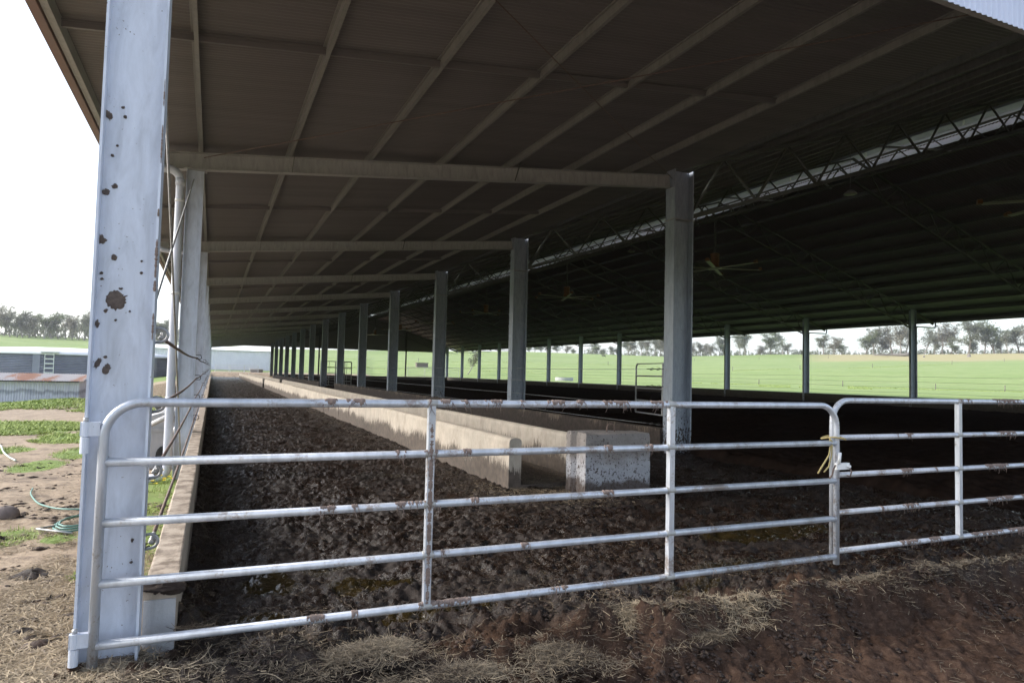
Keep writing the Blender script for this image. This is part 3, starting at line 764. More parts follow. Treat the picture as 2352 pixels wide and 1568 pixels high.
# ------------------------------------------------------------------ gates
def sleeve(x0, x1, yc, zc, rt_, seed, thick=.011, axis='x'):
    """caked mud clinging to a rail: ragged shell that dips below the tube where there is none"""
    rg = np.random.default_rng(seed)
    n = max(4, int((x1-x0)/.004)); m = 16
    t_ = np.linspace(x0, x1, n); an = np.arange(m)*2*np.pi/m
    T, A = np.meshgrid(t_, an, indexing='ij')
    env = np.sin(np.pi*np.clip((T-x0)/(x1-x0), 0, 1))**.3
    front = 2.15 if axis == 'x' else 4.71
    dist = np.abs((A-front+np.pi) % (2*np.pi)-np.pi)
    lim = (-.75+4.0*fbm(T*48+seed*7.3, A*0+seed, 4, seed, .75))*env-.3
    fine = fbm(T*210+seed, A*2.5, 3, seed+3)
    on_ = ss(-.05, .22, lim-dist+(fine-.5)*.7)
    rad = rt_-.003+on_*(.0035+thick*.75*fine*(1-.35*dist))
    if axis == 'x': V = np.stack([T, yc+rad*np.cos(A), zc+rad*np.sin(A)], -1)
    else: V = np.stack([yc[0]+rad*np.cos(A), yc[1]+rad*np.sin(A), T], -1)
    V = V.reshape(-1, 3); a_ = np.arange(n*m).reshape(n, m); b_ = np.roll(a_, -1, 1)
    F = np.stack([a_[:-1].ravel(), a_[1:].ravel(), b_[1:].ravel(), b_[:-1].ravel()], 1)
    return V, F
def fibres(rg, x0, x1, yc, zc, rt_, n):
    mb = MB()
    for _ in range(n):
        x = rg.uniform(x0, x1); l = rg.uniform(.012, .055)*(1.3 if rg.uniform() < .2 else 1); a = rg.uniform(-.6, .6)
        y = yc-rt_*1.0; z = zc+rg.uniform(-.5, .9)*rt_
        p = [(x, y, z), (x+a*l*.4, y-.006, z-l*.45), (x+a*l+rg.uniform(-.01, .01), y-.003, z-l)]
        mb.tube(p, [.0022, .0018, .001], 4)
    return mb.V, mb.F
def gate(name, label, loc, L, zs, uprights, rr, mud, left_extra=.06, hinge=True, top_r=.17, mat='tube', group=None):
    """tubular gate in the plane y=loc.y from loc.x to loc.x+L; zs = rail heights, top one first"""
    x0, y0, _ = loc; x1 = x0+L; t = thing(name, label, 'gate', loc, group)
    zt, zb = zs[0], zs[-1]; r_ = rr
    p = [(x0, y0, zb-left_extra), (x0, y0, zt-top_r)]+arc((x0+top_r, y0, zt-top_r), top_r, R(180), R(90), (1, 0, 0), (0, 0, 1), 8)[1:]+arc((x1-top_r, y0, zt-top_r), top_r, R(90), 0, (1, 0, 0), (0, 0, 1), 8)+[(x1, y0, zb-.06)]
    mb = MB(); mb.tube(p, r_, 14); fr = mb.build('frame', M[mat], t, True)
    parts = [fr]
    for z in zs[1:]:
        mb = MB(); mb.tube([(x0+.012, y0, z), (x1-.012, y0, z)], r_*.94, 14); parts.append(mb.build('rail', M[mat], t, True))
    ups = []
    for x in uprights:
        mb = MB(); mb.bar((x, y0, zb), (x, y0, zt), r_*1.75, r_*1.75, (0, 1, 0)); u = mb.build('upright', M[mat], t); ups.append(u)
        for z in zs:
            w_ = MB(); w_.tube([(x-r_*1.5, y0, z), (x-r_*1.2, y0, z), (x+r_*1.2, y0, z), (x+r_*1.5, y0, z)], [r_*.95, r_*1.05, r_*1.05, r_*.95], 14); w_.build('weld', M['rafter'], u, True)
    for i, spans in mud.items():
        for k, (a, b) in enumerate(spans):
            sd_ = i*50+k+int(x0*7)+60
            v, f = sleeve(a, b, y0, zs[i], r_*.96 if i else r_, sd_, .012 if b-a > .05 else .009); n = len(v)
            v2, f2 = fibres(np.random.default_rng(sd_), a, b, y0, zs[i], r_, int((b-a)*60)+1)
            mesh_obj('caked_mud', np.concatenate([v, np.array(v2)]), [tuple(q) for q in f]+[tuple(j+n for j in q) for q in f2], M['mud'], parts[i], smooth=True)
    return t, parts, ups
ZG = [1.663, 1.369, 1.075, .782, .489]
mudA = {0: [(.56, .65), (.69, .80), (1.17, 1.20), (1.24, 1.32), (1.37, 1.42), (1.52, 1.65), (1.76, 1.80), (1.95, 2.08), (2.16, 2.23), (2.36, 2.58), (2.74, 2.89)],
        1: [(.98, 1.06), (1.15, 1.24), (1.39, 1.45), (2.38, 2.45), (2.71, 2.77)], 2: [(.57, .66), (.74, .78), (.98, 1.26), (1.45, 1.51), (2.37, 2.46)],
        3: [(1.26, 1.30), (1.79, 1.85)], 4: [(.52, .63), (.76, .80), (1.14, 1.21), (1.21, 1.48), (2.0, 2.13), (3.28, 3.31)]}
g1, g1p, g1u = gate('cattle_gate', 'long galvanised five-rail gate hinged on the near corner column', (-.472, 3.85, 0), 4.991, ZG, [1.195, 2.925], .0235, mudA, .10)
v, f = sleeve(.50, 1.55, (1.195, 3.85), 0, .0215, 5, .010, 'z'); v2, f2 = sleeve(.55, .95, (1.195, 3.85), 0, .0205, 9, .008, 'z')
mesh_obj('caked_mud', np.concatenate([v]), f, M['mud'], g1u[0], smooth=True)
for z in (1.50, .49):
    mb = MB(); mb.box((-.572, 3.835, z), (-.488, 3.865, z+.066)); mb.tube([(-.551, 3.85, z-.002), (-.551, 3.85, z+.068)], .021, 14); h_ = mb.build('hinge', M['post'], g1)
    mb = MB(); mb.tube([(-.551, 3.85, z-.085), (-.551, 3.85, z-.006)], .021, 14); mb.box((-.559, 3.85, z-.08), (-.543, 3.925, z-.01)); mb.build('hinge_lug', M['post'], h_)
    mb = MB(); mb.tube([(-.551, 3.85, z+.066), (-.551, 3.85, z+.088)], .012, 10); mb.build('hinge_pin', M['rod'], h_, True)
mb = MB(); mb.box((4.485, 3.812, 1.165), (4.62, 3.838, 1.215)); mb.tube([(4.60, 3.812, 1.19), (4.60, 3.79, 1.19)], .012, 10); lt_ = mb.build('latch', M['white'], g1)
mb = MB(); mb.tube([(4.60, 3.80, 1.19), (4.615, 3.79, 1.15), (4.60, 3.79, 1.115), (4.575, 3.80, 1.12)], .006, 6); mb.build('latch_chain', M['cable'], lt_, True)
mb = MB(); mb.tube([(4.475, 3.82, 1.20), (4.44, 3.81, 1.17), (4.43, 3.81, 1.13), (4.40, 3.81, 1.105)], .007, 6); mb.build('latch_chain', M['cable'], lt_, True)
mb = MB(); mb.tube([(4.50, 3.81, 1.21), (4.50, 3.80, 1.30)], .012, 8); mb.build('latch_handle', M['white'], lt_, True)
mudB = {0: [(6.16, 6.22), (6.26, 6.32), (6.62, 7.05), (7.12, 7.4)], 1: [(5.33, 5.36), (5.46, 5.54), (6.68, 6.98), (7.1, 7.3)], 2: [(5.38, 5.54), (5.82, 5.85), (6.50, 6.86), (7.1, 7.3)], 3: [(5.14, 5.17), (5.40, 5.62), (6.53, 6.95), (7.05, 7.3)], 4: [(5.36, 5.62), (5.72, 5.9), (6.3, 6.78), (6.85, 7.3)]}
g2, g2p, g2u = gate('cattle_gate', 'second galvanised gate, cut off by the right edge and tied at its left end', (4.592, 3.95, 0), 4.9, [1.70, 1.40, 1.10, .80, .495], [6.165, 7.8], .0235, mudB, .04)
mb = MB()
loop = [(4.49+.045*math.cos(a_)-.0, 3.90+.085*math.sin(a_), 1.40+.012*math.sin(2*a_)) for a_ in np.linspace(0, 2*math.pi, 22)]
loop = [(4.545+.088*math.cos(a_), 3.90+.088*math.sin(a_), 1.405+.01*math.sin(2*a_)) for a_ in np.linspace(0, 2*math.pi, 24)]
mb.tube(loop, .007, 6); mb.tube([(4.46, 3.86, 1.41), (4.44, 3.84, 1.40), (4.445, 3.84, 1.36), (4.43, 3.84, 1.28), (4.36, 3.84, 1.20), (4.31, 3.84, 1.14)], .0065, 6); mb.tube([(4.46, 3.86, 1.405), (4.455, 3.835, 1.38), (4.45, 3.835, 1.28), (4.42, 3.835, 1.19), (4.37, 3.835, 1.15)], .0065, 6)
tag(mb.build('rope', M['rope1'], None, True), 'yellow rope tying the two near gates together', 'rope')

# gate leaf inside, on the near centre column, and two narrow gates in the gap further down
def small_gate(name, label, p0, p1, z0, z1, n, vert, r_=.024, mat='rod'):
    p0 = Vector(p0); p1 = Vector(p1); t = thing(name, label, 'gate', tuple(p0)); d = (p1-p0); L_ = d.length; d.normalize()
    P = lambda s_, z: (p0.x+d.x*s_, p0.y+d.y*s_, z)
    c = .12; ux = (-d.x, -d.y, 0)
    pts = [P(0, z0), P(0, z1), P(L_-c, z1)]+arc(P(L_-c, z1-c), c, R(90), 0, d, (0, 0, 1), 6)+[P(L_, z0)]
    mb = MB(); mb.tube(pts, r_, 10); mb.build('frame', M[mat], t, True)
    for k in range(n):
        z = z1-(z1-z0)*(k+1)/n; mb = MB(); mb.tube([P(0, z), P(L_, z)], r_*.85, 8); mb.build('rail', M[mat], t, True)
    for s_ in vert:
        mb = MB(); mb.bar(P(s_*L_, z0), P(s_*L_, z1), .035, .035, (1, 0, 0)); mb.build('upright', M[mat], t)
small_gate('pen_gate', 'five-rail pen gate hanging open on the nearest centre column', (10.62, 13.82, 0), (11.0, 16.1, 0), .87, 2.22, 4, [.30])
small_gate('pen_gate', 'narrow galvanised pen gate at the nearer side of the gap in the low wall', (10.25, 62.8, 0), (11.9, 63.9, 0), .2, 2.6, 4, [.35, .7], .05)
small_gate('pen_gate', 'narrow galvanised pen gate at the further side of the gap in the low wall', (10.25, 72.0, 0), (12.6, 71.4, 0), .2, 2.7, 4, [.35, .7], .05)

# cable fences
def cable_fence(label, x, zs, ys, r_, y_start, eyelets=0, mat='cable', sag=.03, name='cable_fence'):
    t = thing(name, label, 'cable fence', (x, ys[0], 0))
    for z in zs:
        pts = []
        yy = [y_start]+ys
        for a, b in zip(yy[:-1], yy[1:]):
            for k in range(6):
                u = k/6; pts.append((x, a+(b-a)*u, z-sag*math.sin(math.pi*u)))
        pts.append((x, yy[-1], z))
        mb = MB(); mb.tube(pts, r_, 6); mb.build('cable', M[mat], t, True)
    for y in ys[:eyelets]:
        for z in zs:
            mb = MB(); q = .035
            mb.tube([(x-.02, y-.1, z-q*.6), (x+.06, y-.1, z-q*.6), (x+.075, y-.1, z), (x+.06, y-.1, z+q*1.6), (x-.02, y-.1, z+q*1.6)], .008, 6); mb.build('eyelet', M['black'], t, True)
    return t
ZC = [2.0, 1.63, 1.28, .91]
cf = cable_fence('rusty four-strand cable fence along the left columns above the kerb', -.262, ZC, YS, .011, 4.22, 4)
for z in ZC:
    mb = MB(); rg = np.random.default_rng(int(z*100))
    mb.tube([(-.29, 4.07, z+.045), (-.265, 4.07, z+.05)]+arc((-.262, 4.07, z+.012), .036, R(80), R(-80), (1, 0, 0), (0, 0, 1), 8)+[(-.29, 4.07, z-.03)], .008, 8)
    for k in range(5):
        a = rg.uniform(-.012, .012, 3); mb.tube([(-.255+a[0], 4.09+k*.02, z+.02+a[1]), (-.238+a[2], 4.11+k*.02, z), (-.255, 4.12+k*.02, z-.02+a[1]), (-.272, 4.10+k*.02, z)], .005, 6)
    mb.tube([(-.26, 4.1, z), (-.262, 4.3, z)], .013, 8)
    mb.build('shackle', M['rod'], cf, True)
cable_fence('thin four-strand cable fence between the centre columns', 10.22, [2.06, 1.63, 1.16, .68], YS[:13], .008, 13.75, 0, 'rod', .02)
tb = [c for c in COL.objects if c.get('label') == 'thin four-strand cable fence between the centre columns'][0]
for z in (2.06, 1.63, 1.16, .68):
    mb = MB()
    for k in range(5): 
        y = 13.85+.14*k; mb.tube([(10.22+.03*math.cos(a_), y+.07*math.sin(a_), z+.02*math.cos(a_)*(k % 2)) for a_ in np.linspace(0, 6.28, 9)], .010, 5)
    mb.build('tension_chain', M['black'], tb, True)
cable_fence('thin wire fence along the far right columns above the retaining wall', 46.05, [2.35, 1.98, 1.6, 1.2], YS, .009, 4.1, 0, 'rod', .03)

# ------------------------------------------------------------------ ceiling fans and lamps
def fan(loc, label, rot):
    t = thing('ceiling_fan', label, 'ceiling fan', loc, 'big ceiling fans below the ridge')
    x, y, z = loc
    mb = MB(); mb.tube([(x, y, z+.85), (x, y, 11.7)], .06, 8); mb.build('pole', M['truss'], t, True)
    mb = MB(); mb.lathe([(.05, .95), (.28, .9), (.30, .85), (.27, .8), (.26, .2), (.3, .12), (.3, .02), (.05, 0)], loc, 20); mb.build('motor', M['orange'], t, True)
    mb = MB(); mb.lathe([(.02, .02), (.42, 0), (.42, -.05), (.2, -.08), (.02, -.09)], loc, 20); mb.build('hub', M['alu'], t, True)
    for k in range(6):
        a = rot+k*math.pi/3; d = Vector((math.cos(a), math.sin(a), 0)); s_ = Vector((-d.y, d.x, 0))
        u = (s_*math.cos(.2)+Vector((0, 0, 1))*math.sin(.2)); v_ = d.cross(u)
        mb = MB(); mb.extrude([(-.11, -.01), (0, -.022), (.11, -.006), (.11, .006), (0, .022), (-.11, .012)], Vector(loc)+d*.35+Vector((0, 0, -.02)), Vector(loc)+d*2.85+Vector((0, 0, -.02)), u, v_); b = mb.build('blade', M['alu'], t)
        mb = MB(); mb.extrude([(-.12, -.03), (.12, -.03), (.12, .10), (0, .17), (-.12, .10)], Vector(loc)+d*2.85, Vector(loc)+d*3.02, s_, (0, 0, 1)); mb.build('winglet', M['orange'], b)
    return t
fn = ['cut off by the right edge of the picture', 'just right of the nearest centre column', 'seen between the first and second centre columns', 'seen between the second and third centre columns', 'seen close to the third centre column', 'far down the shed beside the fourth centre column', 'tiny, at the far end of the shed']
for k in range(7):
    fan((28.4, 13.9+19.3*k, 8.75), f'large six-bladed ceiling fan with orange motor, {fn[k]}', .22+.5*k)
def lamp(loc, label):
    t = thing('high_bay_lamp', label, 'lamp', loc, 'unlit high bay lamps'); x, y, z = loc
    mb = MB(); mb.lathe([(.02, .16), (.1, .15), (.24, .03), (.25, 0)], loc, 20); mb.build('shade', M['rafter'], t, True)
    mb = MB(); mb.lathe([(.24, .004), (.2, -.02), (.01, -.03)], loc, 20); mb.build('lens', M['alu'], t, True)
    mb = MB(); mb.tube([(x, y, z+.15), (x, y, rm(x)-.2)], .008, 6); mb.build('hanger', M['rod'], t)
lamp((22.333, 18.4, 9.125), 'round unlit high bay lamp hanging upper right, in front of the dark roof')
lamp((25.217, 37.7, 10.179), 'small round unlit high bay lamp left of the nearest centre column')

# ------------------------------------------------------------------ left yard things
t = thing('water_trough', 'pale grey concrete water trough with arched lid behind the downpipe', 'water trough', (-.95, 16.2, -.3))
mb = MB(); P = [(-1.30, -.3), (-1.32, .45), (-1.27, .55), (-1.29, .60), (-1.15, .80), (-.92, .88), (-.72, .86), (-.66, .6), (-.64, -.3)]
mb.extrude(P, (0, 15.6, 0), (0, 18.2, 0), (1, 0, 0), (0, 0, 1)); mb.build('body', M['lightconc'], t)
mb = MB(); mb.box((-1.33, 15.57, .50), (-.63, 15.60, .56)); mb.build('rim', M['lightconc'], t)
mb = MB(); mb.lathe([(.13, 0), (.12, .01), (.01, .01)], (0, 0, 0), 16)
V = [(-.86+a, 15.585-c, .0+b*1.6) for a, b, c in mb.V]; mesh_obj('dark_recess_disc', V, mb.F, M['black'], t)  # flat black disc stands in for the shade inside a recess
mb = MB(); mb.tube([(-.6, 14.4, .62), (-.45, 13.95, .80)], .06, 10); mb.tube([(-1.1, 15.2, .66), (-.62, 14.4, .95)], .05, 10)
tag(mb.build('pipe_offcut', M['lightconc'], None, True), 'short grey pipe lengths leaning beside the second left column', 'pipe')

def on_ground(x, y, dz=0): return float(terr(x, y))+dz
def poly(pts, n=8):
    pts = [np.array(p, float) for p in pts]; out = []
    P = [2*pts[0]-pts[1]]+pts+[2*pts[-1]-pts[-2]]
    for i in range(1, len(P)-2):
        for k in range(n):
            u = k/n; a, b, c, d = P[i-1], P[i], P[i+1], P[i+2]
            out.append(.5*((2*b)+(c-a)*u+(2*a-5*b+4*c-d)*u*u+(3*b-a-3*c+d)*u**3))
    out.append(pts[-1]); return out
h1 = [(-2.53, 12.96), (-2.40, 12.2), (-2.10, 11.1), (-1.85, 10.54), (-1.65, 10.29), (-1.44, 10.19), (-1.15, 10.0), (-1.2, 9.7)]
lp = []
for k in range(36):
    a = k/12*2*math.pi; lp.append((-1.30+.24*math.cos(a)*(1-.008*k), 9.0+.62*math.sin(a)*(1-.01*k)))
path = [(x, y, on_ground(x, y, .03)) for x, y in [tuple(q) for q in poly(h1)]]+[(x, y, on_ground(x, y, .03+.0012*k)) for k, (x, y) in enumerate(lp)]
mb = MB(); mb.tube(path, .011, 8); tag(mb.build('garden_hose', M['hose'], None, True), 'green garden hose coiled on the dirt behind the near corner column', 'hose')
path = [(x, y, on_ground(x, y, .035)) for x, y in [tuple(q) for q in poly([(-5.6, 23.5), (-5.16, 22.39), (-4.59, 20.22), (-4.15, 18.75), (-3.8, 17.75)])]]
mb = MB(); mb.tube(path, .02, 8); tag(mb.build('garden_hose', M['palehose'], None, True), 'short pale green hose end on the dirt at the left edge', 'hose')
mb = MB(); mb.tube([(-1.26, 8.33, .09), (-1.64, 8.69, .08), (-1.43, 8.85, .08)], .012, 6); tag(mb.build('bent_rod', M['rod'], None, True), 'thin bent steel rod lying by the coiled hose', 'rod')

CL = [(-1.24, 6.45, .13, .16, .05, 'large flat dark manure clod in the middle of the dirt yard'), (-.92, 4.96, .045, .07, .03, 'small curled dark clod low in the yard beside the column'), (-.93, 4.70, .06, .06, .035, 'dark rounded clod nearest the bottom left corner'), (-1.88, 8.42, .06, .09, .04, 'dark clod at the left edge below the round stone'), (-1.04, 4.62, .05, .05, .03, 'dark clod cut off by the left edge, low down'), (-.96, 5.6, .03, .04, .02, 'tiny dark clod between the flat clod and the curled one'), (-.64, 4.5, .06, .08, .04, 'brown crumbly clod beside the foot of the near column')]
for k, (x, y, a, b, c, lb) in enumerate(CL):
    v, f = blob((x, y, on_ground(x, y, .0)), (a*.9, b*.9, c*.85), k+3, rough=.95, n=26, m=14); tag(mesh_obj('manure_clod', v, f, M['clod'], smooth=True), lb, 'manure clod', 'dark manure clods on the yard')
v, f = blob((-2.21, 9.98, on_ground(-2.21, 9.98, .05)), (.15, .15, .10), 40, rough=.15); tag(mesh_obj('stone', v, f, M['rock'], smooth=True), 'round brownish stone on the dirt at the left edge', 'stone')

# rusty lean-to shed on the left
t = thing('low_shed', 'low corrugated iron shed with rusty roof, left of the near column', 'shed', (-14, 57, -1))
def corr_wall(x0, x1, y0, y1, z0, z1, pitch, amp):
    n = int(math.hypot(x1-x0, y1-y0)/pitch*6); u = np.linspace(0, 1, n); o_ = amp*np.sin(u*n/6*2*np.pi)
    dx, dy = x1-x0, y1-y0; L_ = math.hypot(dx, dy); X = x0+dx*u-dy/L_*o_; Y = y0+dy*u+dx/L_*o_
    V = np.concatenate([np.stack([X, Y, np.full(n, z0)], 1), np.stack([X, Y, np.full(n, z1)], 1)]); i = np.arange(n-1)
    return V, np.stack([i, i+1, i+1+n, i+n], 1)
v, f = corr_wall(-28, -8.75, 57.3, 57.5, -1.35, .50, .16, .02); mesh_obj('wall', v, f, M['oldiron'], t)
v, f = corr_wall(-8.75, -8.75, 57.5, 61.5, -1.35, .55, .16, .02); mesh_obj('wall', v, f, M['oldiron'], t)
n = 760; u = np.linspace(-28.2, -8.5, n); o_ = .022*np.sin(u/.16*2*np.pi)
V = np.concatenate([np.stack([u, np.full(n, 57.0), .57+o_], 1), np.stack([u, np.full(n, 61.8), 1.02+o_], 1)]); i = np.arange(n-1)
mesh_obj('roof', V, np.stack([i, i+1, i+1+n, i+n], 1), M['rust'], t)
mb = MB(); mb.box((-28, 57.32, .48), (-8.8, 57.42, .54)); mb.build('eave_rail', M['black'], t)
# water tank
TC = (-19.5, 112.5); TR = 16.0
t = thing('water_tank', 'huge dark corrugated steel water tank with white domed roof', 'water tank', (TC[0], TC[1], -1.3))
zs = np.arange(-1.4, 3.0, .03); na = 160; an = np.arange(na)*2*np.pi/na
Zg, Ag = np.meshgrid(zs, an, indexing='ij'); rr_ = TR+.06*np.sin(Zg/.20*2*np.pi)
V = np.stack([TC[0]+rr_*np.cos(Ag), TC[1]+rr_*np.sin(Ag), Zg], -1).reshape(-1, 3); a_ = np.arange(len(zs)*na).reshape(len(zs), na); b_ = np.roll(a_, -1, 1)
mesh_obj('wall', V, np.stack([a_[:-1].ravel(), b_[:-1].ravel(), b_[1:].ravel(), a_[1:].ravel()], 1), M['tank'], t, smooth=True)
mb = MB(); mb.lathe([(TR+.25, 2.85), (TR+.25, 3.0), (TR*.7, 3.55), (TR*.35, 3.88), (.1, 4.0)], (TC[0], TC[1], 0), 96); mb.build('roof', M['white'], t, True)
def tank_pt(px, extra=.1):
    # point of the tank wall facing the yard at a bearing
    b = math.radians(px); d = np.array([math.sin(b), math.cos(b)]); c = np.array(TC); dc = d@c; h2 = c@c-dc*dc
    s_ = dc-math.sqrt(max(0, TR**2-h2)); p = d*s_; nrm = (p-c)/TR; return p+nrm*extra, nrm
for px in (-11.25, -4.0):
    p, nn = tank_pt(px, .04); tg = np.array([-nn[1], nn[0]]); mb = MB()
    mb.bar((p[0], p[1], -1.3), (p[0], p[1], 2.9), .75, .12, (nn[0], nn[1], 0)); mb.build('seam_cover', M['tank'], t)
p, nn = tank_pt(-10.5, .35); tg = np.array([-nn[1], nn[0]]); mb = MB()
for s_ in (-.45, .45): mb.bar((p[0]+tg[0]*s_, p[1]+tg[1]*s_, -1.2), (p[0]+tg[0]*s_, p[1]+tg[1]*s_, 3.1), .07, .07)
for z in np.arange(-1, 3, .55): mb.bar((p[0]-tg[0]*.45, p[1]-tg[1]*.45, z), (p[0]+tg[0]*.45, p[1]+tg[1]*.45, z), .05, .14)
mb.build('ladder', M['white'], t)
mb = MB(); mb.box((p[0]-.9, p[1]-.2, 3.05), (p[0]+.9, p[1]+1.2, 3.2)); mb.build('hatch', M['white'], t)
# far white machinery shed
t = thing('machinery_shed', 'long pale blue-white corrugated shed beyond the far end of the feed lane', 'shed', (0, 165, 1))
v, f = corr_wall(-14, 12.3, 165, 165, .7, 5.6, .30, .04); mesh_obj('wall', v, f, M['bluewhite'], t)
v, f = corr_wall(12.3, 12.3, 165, 177, .7, 5.6, .30, .04); mesh_obj('wall', v, f, M['bluewhite'], t)
mb = MB(); mb.add([(-14.2, 164.6, 5.55), (12.6, 164.6, 5.55), (12.6, 171, 6.5), (-14.2, 171, 6.5), (-14.2, 177.4, 5.55), (12.6, 177.4, 5.55), (-14.2, 164.6, 5.65), (12.6, 164.6, 5.65), (12.6, 171, 6.6), (-14.2, 171, 6.6), (-14.2, 177.4, 5.65), (12.6, 177.4, 5.65)],
   [(0, 3, 2, 1), (3, 4, 5, 2), (6, 7, 8, 9), (9, 8, 11, 10), (0, 1, 7, 6), (4, 10, 11, 5), (1, 2, 8, 7), (2, 5, 11, 8), (0, 6, 9, 3), (3, 9, 10, 4)]); mb.build('roof', M['white'], t)
mb = MB(); mb.box((11.9, 164.85, .8), (12.05, 164.95, 5.5)); mb.build('downpipe', M['white'], t)
# yard panels and feed bin at the far end
for k, x in enumerate((.5, 3.3, 6.0)):
    tt = thing('yard_panel', ['white yard panel at the left of the far lane end', 'white yard panel in the middle of the far lane end', 'white yard panel at the right of the far lane end'][k], 'yard panel', (x, 148, .5), 'yard panels before the far shed')
    mb = MB()
    for z in np.linspace(.75, 2.3, 6): mb.tube([(x, 148, z), (x+2.6, 148, z)], .045, 6)
    mb.build('rails', M['white'], tt)
    for q in (0, 2.6):
        mb = MB(); mb.tube([(x+q, 148, .4), (x+q, 148, 2.35)], .06, 6); mb.build('post', M['white'], tt)
t = thing('feed_bin', 'small dark roofed feed bin in front of the far pale shed', 'feed bin', (8.3, 150, .5))
mb = MB(); mb.box((7.2, 149.2, .4), (9.6, 151, 1.5)); mb.build('body', M['wood'], t)
mb = MB(); mb.box((7.0, 149.0, 1.5), (9.8, 151.2, 1.65)); mb.build('lid', M['white'], t)
# wrapped bales & bush behind the tank
for k, (x, y, s_) in enumerate(((-21.5, 330, 6), (-16.5, 330, 6.5), (-26.5, 330, 4.2))):
    z = on_ground(x, y); mb = MB(); mb.lathe([(.05, s_*.45), (s_*.30, s_*.44), (s_*.36, s_*.36), (s_*.36, .05), (s_*.32, -.1)], (x, y, z), 14)
    tag(mb.build('wrapped_bale', M['silage'], None, True), ['middle pale wrapped stack on the slope between column and downpipe', 'tallest pale wrapped stack on the slope, next to the downpipe', 'lowest pale wrapped stack on the slope, next to the near column'][k], 'bale', 'wrapped stacks on the far slope')

# ------------------------------------------------------------------ pasture things
def field_pt(az, r_): a = R(az); x, y = r_*math.sin(a), r_*math.cos(a); return x, y, on_ground(x, y)
def fence(label, pts, spacing, h_=1.2, wires=3):
    t = thing('wire_fence', label, 'fence', pts[0])
    P = [Vector(p) for p in pts]; run = []
    for a, b in zip(P[:-1], P[1:]):
        n = max(1, int((b-a).length/spacing))
        for k in range(n):
            q = a+(b-a)*(k/n); run.append((q.x, q.y, on_ground(q.x, q.y)))
    run.append(tuple(P[-1]))
    for q in run:
        mb = MB(); mb.tube([(q[0], q[1], q[2]-.3), (q[0]+.04, q[1], q[2]+h_)], .10, 6); mb.build('post', M['wood'], t)
    mb = MB()
    for k in range(wires):
        mb.tube([(q[0], q[1], q[2]+h_*(k+1)/(wires+.3)) for q in run], .012, 4)
    mb.build('wire', M['rod'], t)
fence('post and wire fence just beyond the retaining wall', [field_pt(a, r_) for a, r_ in ((38, 170), (44, 176), (50, 182), (56, 178), (64, 180))], 11, 1.3)
fence('wire fence slanting up the middle of the pasture', [field_pt(a, r_) for a, r_ in ((42, 262), (47, 275), (52, 300), (57, 340), (60, 380))], 26, 1.6)
fence('upper wire fence near the top of the pasture', [field_pt(a, r_) for a, r_ in ((39, 400), (44, 410), (49, 425), (53, 445))], 30, 1.6)
fence('wire fence across the field seen between the centre columns', [field_pt(a, r_) for a, r_ in ((8, 300), (16, 290), (24, 300), (32, 310), (37, 300))], 30, 1.6)
x, y, z = field_pt(28.35, 150)
t = thing('stock_trough', 'round concrete stock trough standing in the pasture', 'water trough', (x, y, z)); mb = MB(); mb.lathe([(2.0, -.1), (2.0, .75), (1.85, .75), (1.85, .45), (.01, .45)], (x, y, z), 24); mb.build('body', M['lightconc'], t)
x, y, z = field_pt(16.3, 235)
t = thing('field_shelter', 'small pinkish box shelter alone on the pasture', 'shelter', (x, y, z)); mb = MB(); mb.box((x-2.0, y-.8, z-.2), (x+2.0, y+.8, z+1.35)); mb.build('body', M['rock'], t); mb = MB(); mb.box((x-2.2, y-1, z+1.35), (x+2.2, y+1, z+1.5)); mb.build('roof', M['wood'], t)
# mesh yard panels beyond the far end wall
x0 = 45
for k in range(3):
    xx = 40.5+k*4.2; zz = on_ground(xx, 150)
    tt = thing('yard_panel', ['pale yard panel beyond the end wall, leftmost of three', 'pale yard panel beyond the end wall, middle of three', 'pale yard panel beyond the end wall, rightmost of three'][k], 'yard panel', (xx, 150, zz), 'yard panels beyond the end wall'); mb = MB()
    for z in np.linspace(.3, 2.2, 6): mb.tube([(xx, 150, zz+z), (xx+4, 150, zz+z)], .03, 5)
    mb.build('rails', M['lightconc'], tt)
    for q in (0, 4.0):
        mb = MB(); mb.tube([(xx+q, 150, zz-.1), (xx+q, 150, zz+2.25)], .04, 5); mb.build('post', M['lightconc'], tt)

# cow: skinned skeleton
def cow(loc, rz):
    P = [(0, 0, 1.25), (.75, 0, 1.22), (-.7, 0, 1.22), (1.1, 0, 1.35), (1.45, 0, 1.2), (1.75, 0, 1.0), (.65, .22, .85), (.68, .24, .45), (.66, .24, .03), (.65, -.22, .85), (.62, -.24, .45), (.66, -.24, .03), (-.72, .22, .85), (-.85, .24, .5), (-.76, .24, .03), (-.72, -.22, .85), (-.80, -.24, .5), (-.70, -.24, .03), (-1.0, 0, 1.25), (-1.08, 0, .7)]
    E = [(0, 1), (0, 2), (1, 3), (3, 4), (4, 5), (1, 6), (6, 7), (7, 8), (1, 9), (9, 10), (10, 11), (2, 12), (12, 13), (13, 14), (2, 15), (15, 16), (16, 17), (2, 18), (18, 19)]
    rad = [.40, .38, .36, .26, .2, .12, .17, .09, .07, .17, .09, .07, .19, .1, .07, .19, .1, .07, .06, .03]
    me = bpy.data.meshes.new('cow'); me.from_pydata(P, E, []); o = bpy.data.objects.new('cow', me); COL.objects.link(o); me.materials.append(M['cow'])
    md = o.modifiers.new('skin', 'SKIN'); md2 = o.modifiers.new('sub', 'SUBSURF'); md2.levels = md2.render_levels = 1
    if not me.skin_vertices: 
        bpy.context.view_layer.objects.active = o
    for i, sv in enumerate(me.skin_vertices[0].data): sv.radius = (rad[i], rad[i]); sv.use_root = (i == 0)
    o.location = loc; o.rotation_euler = (0, 0, rz); return o
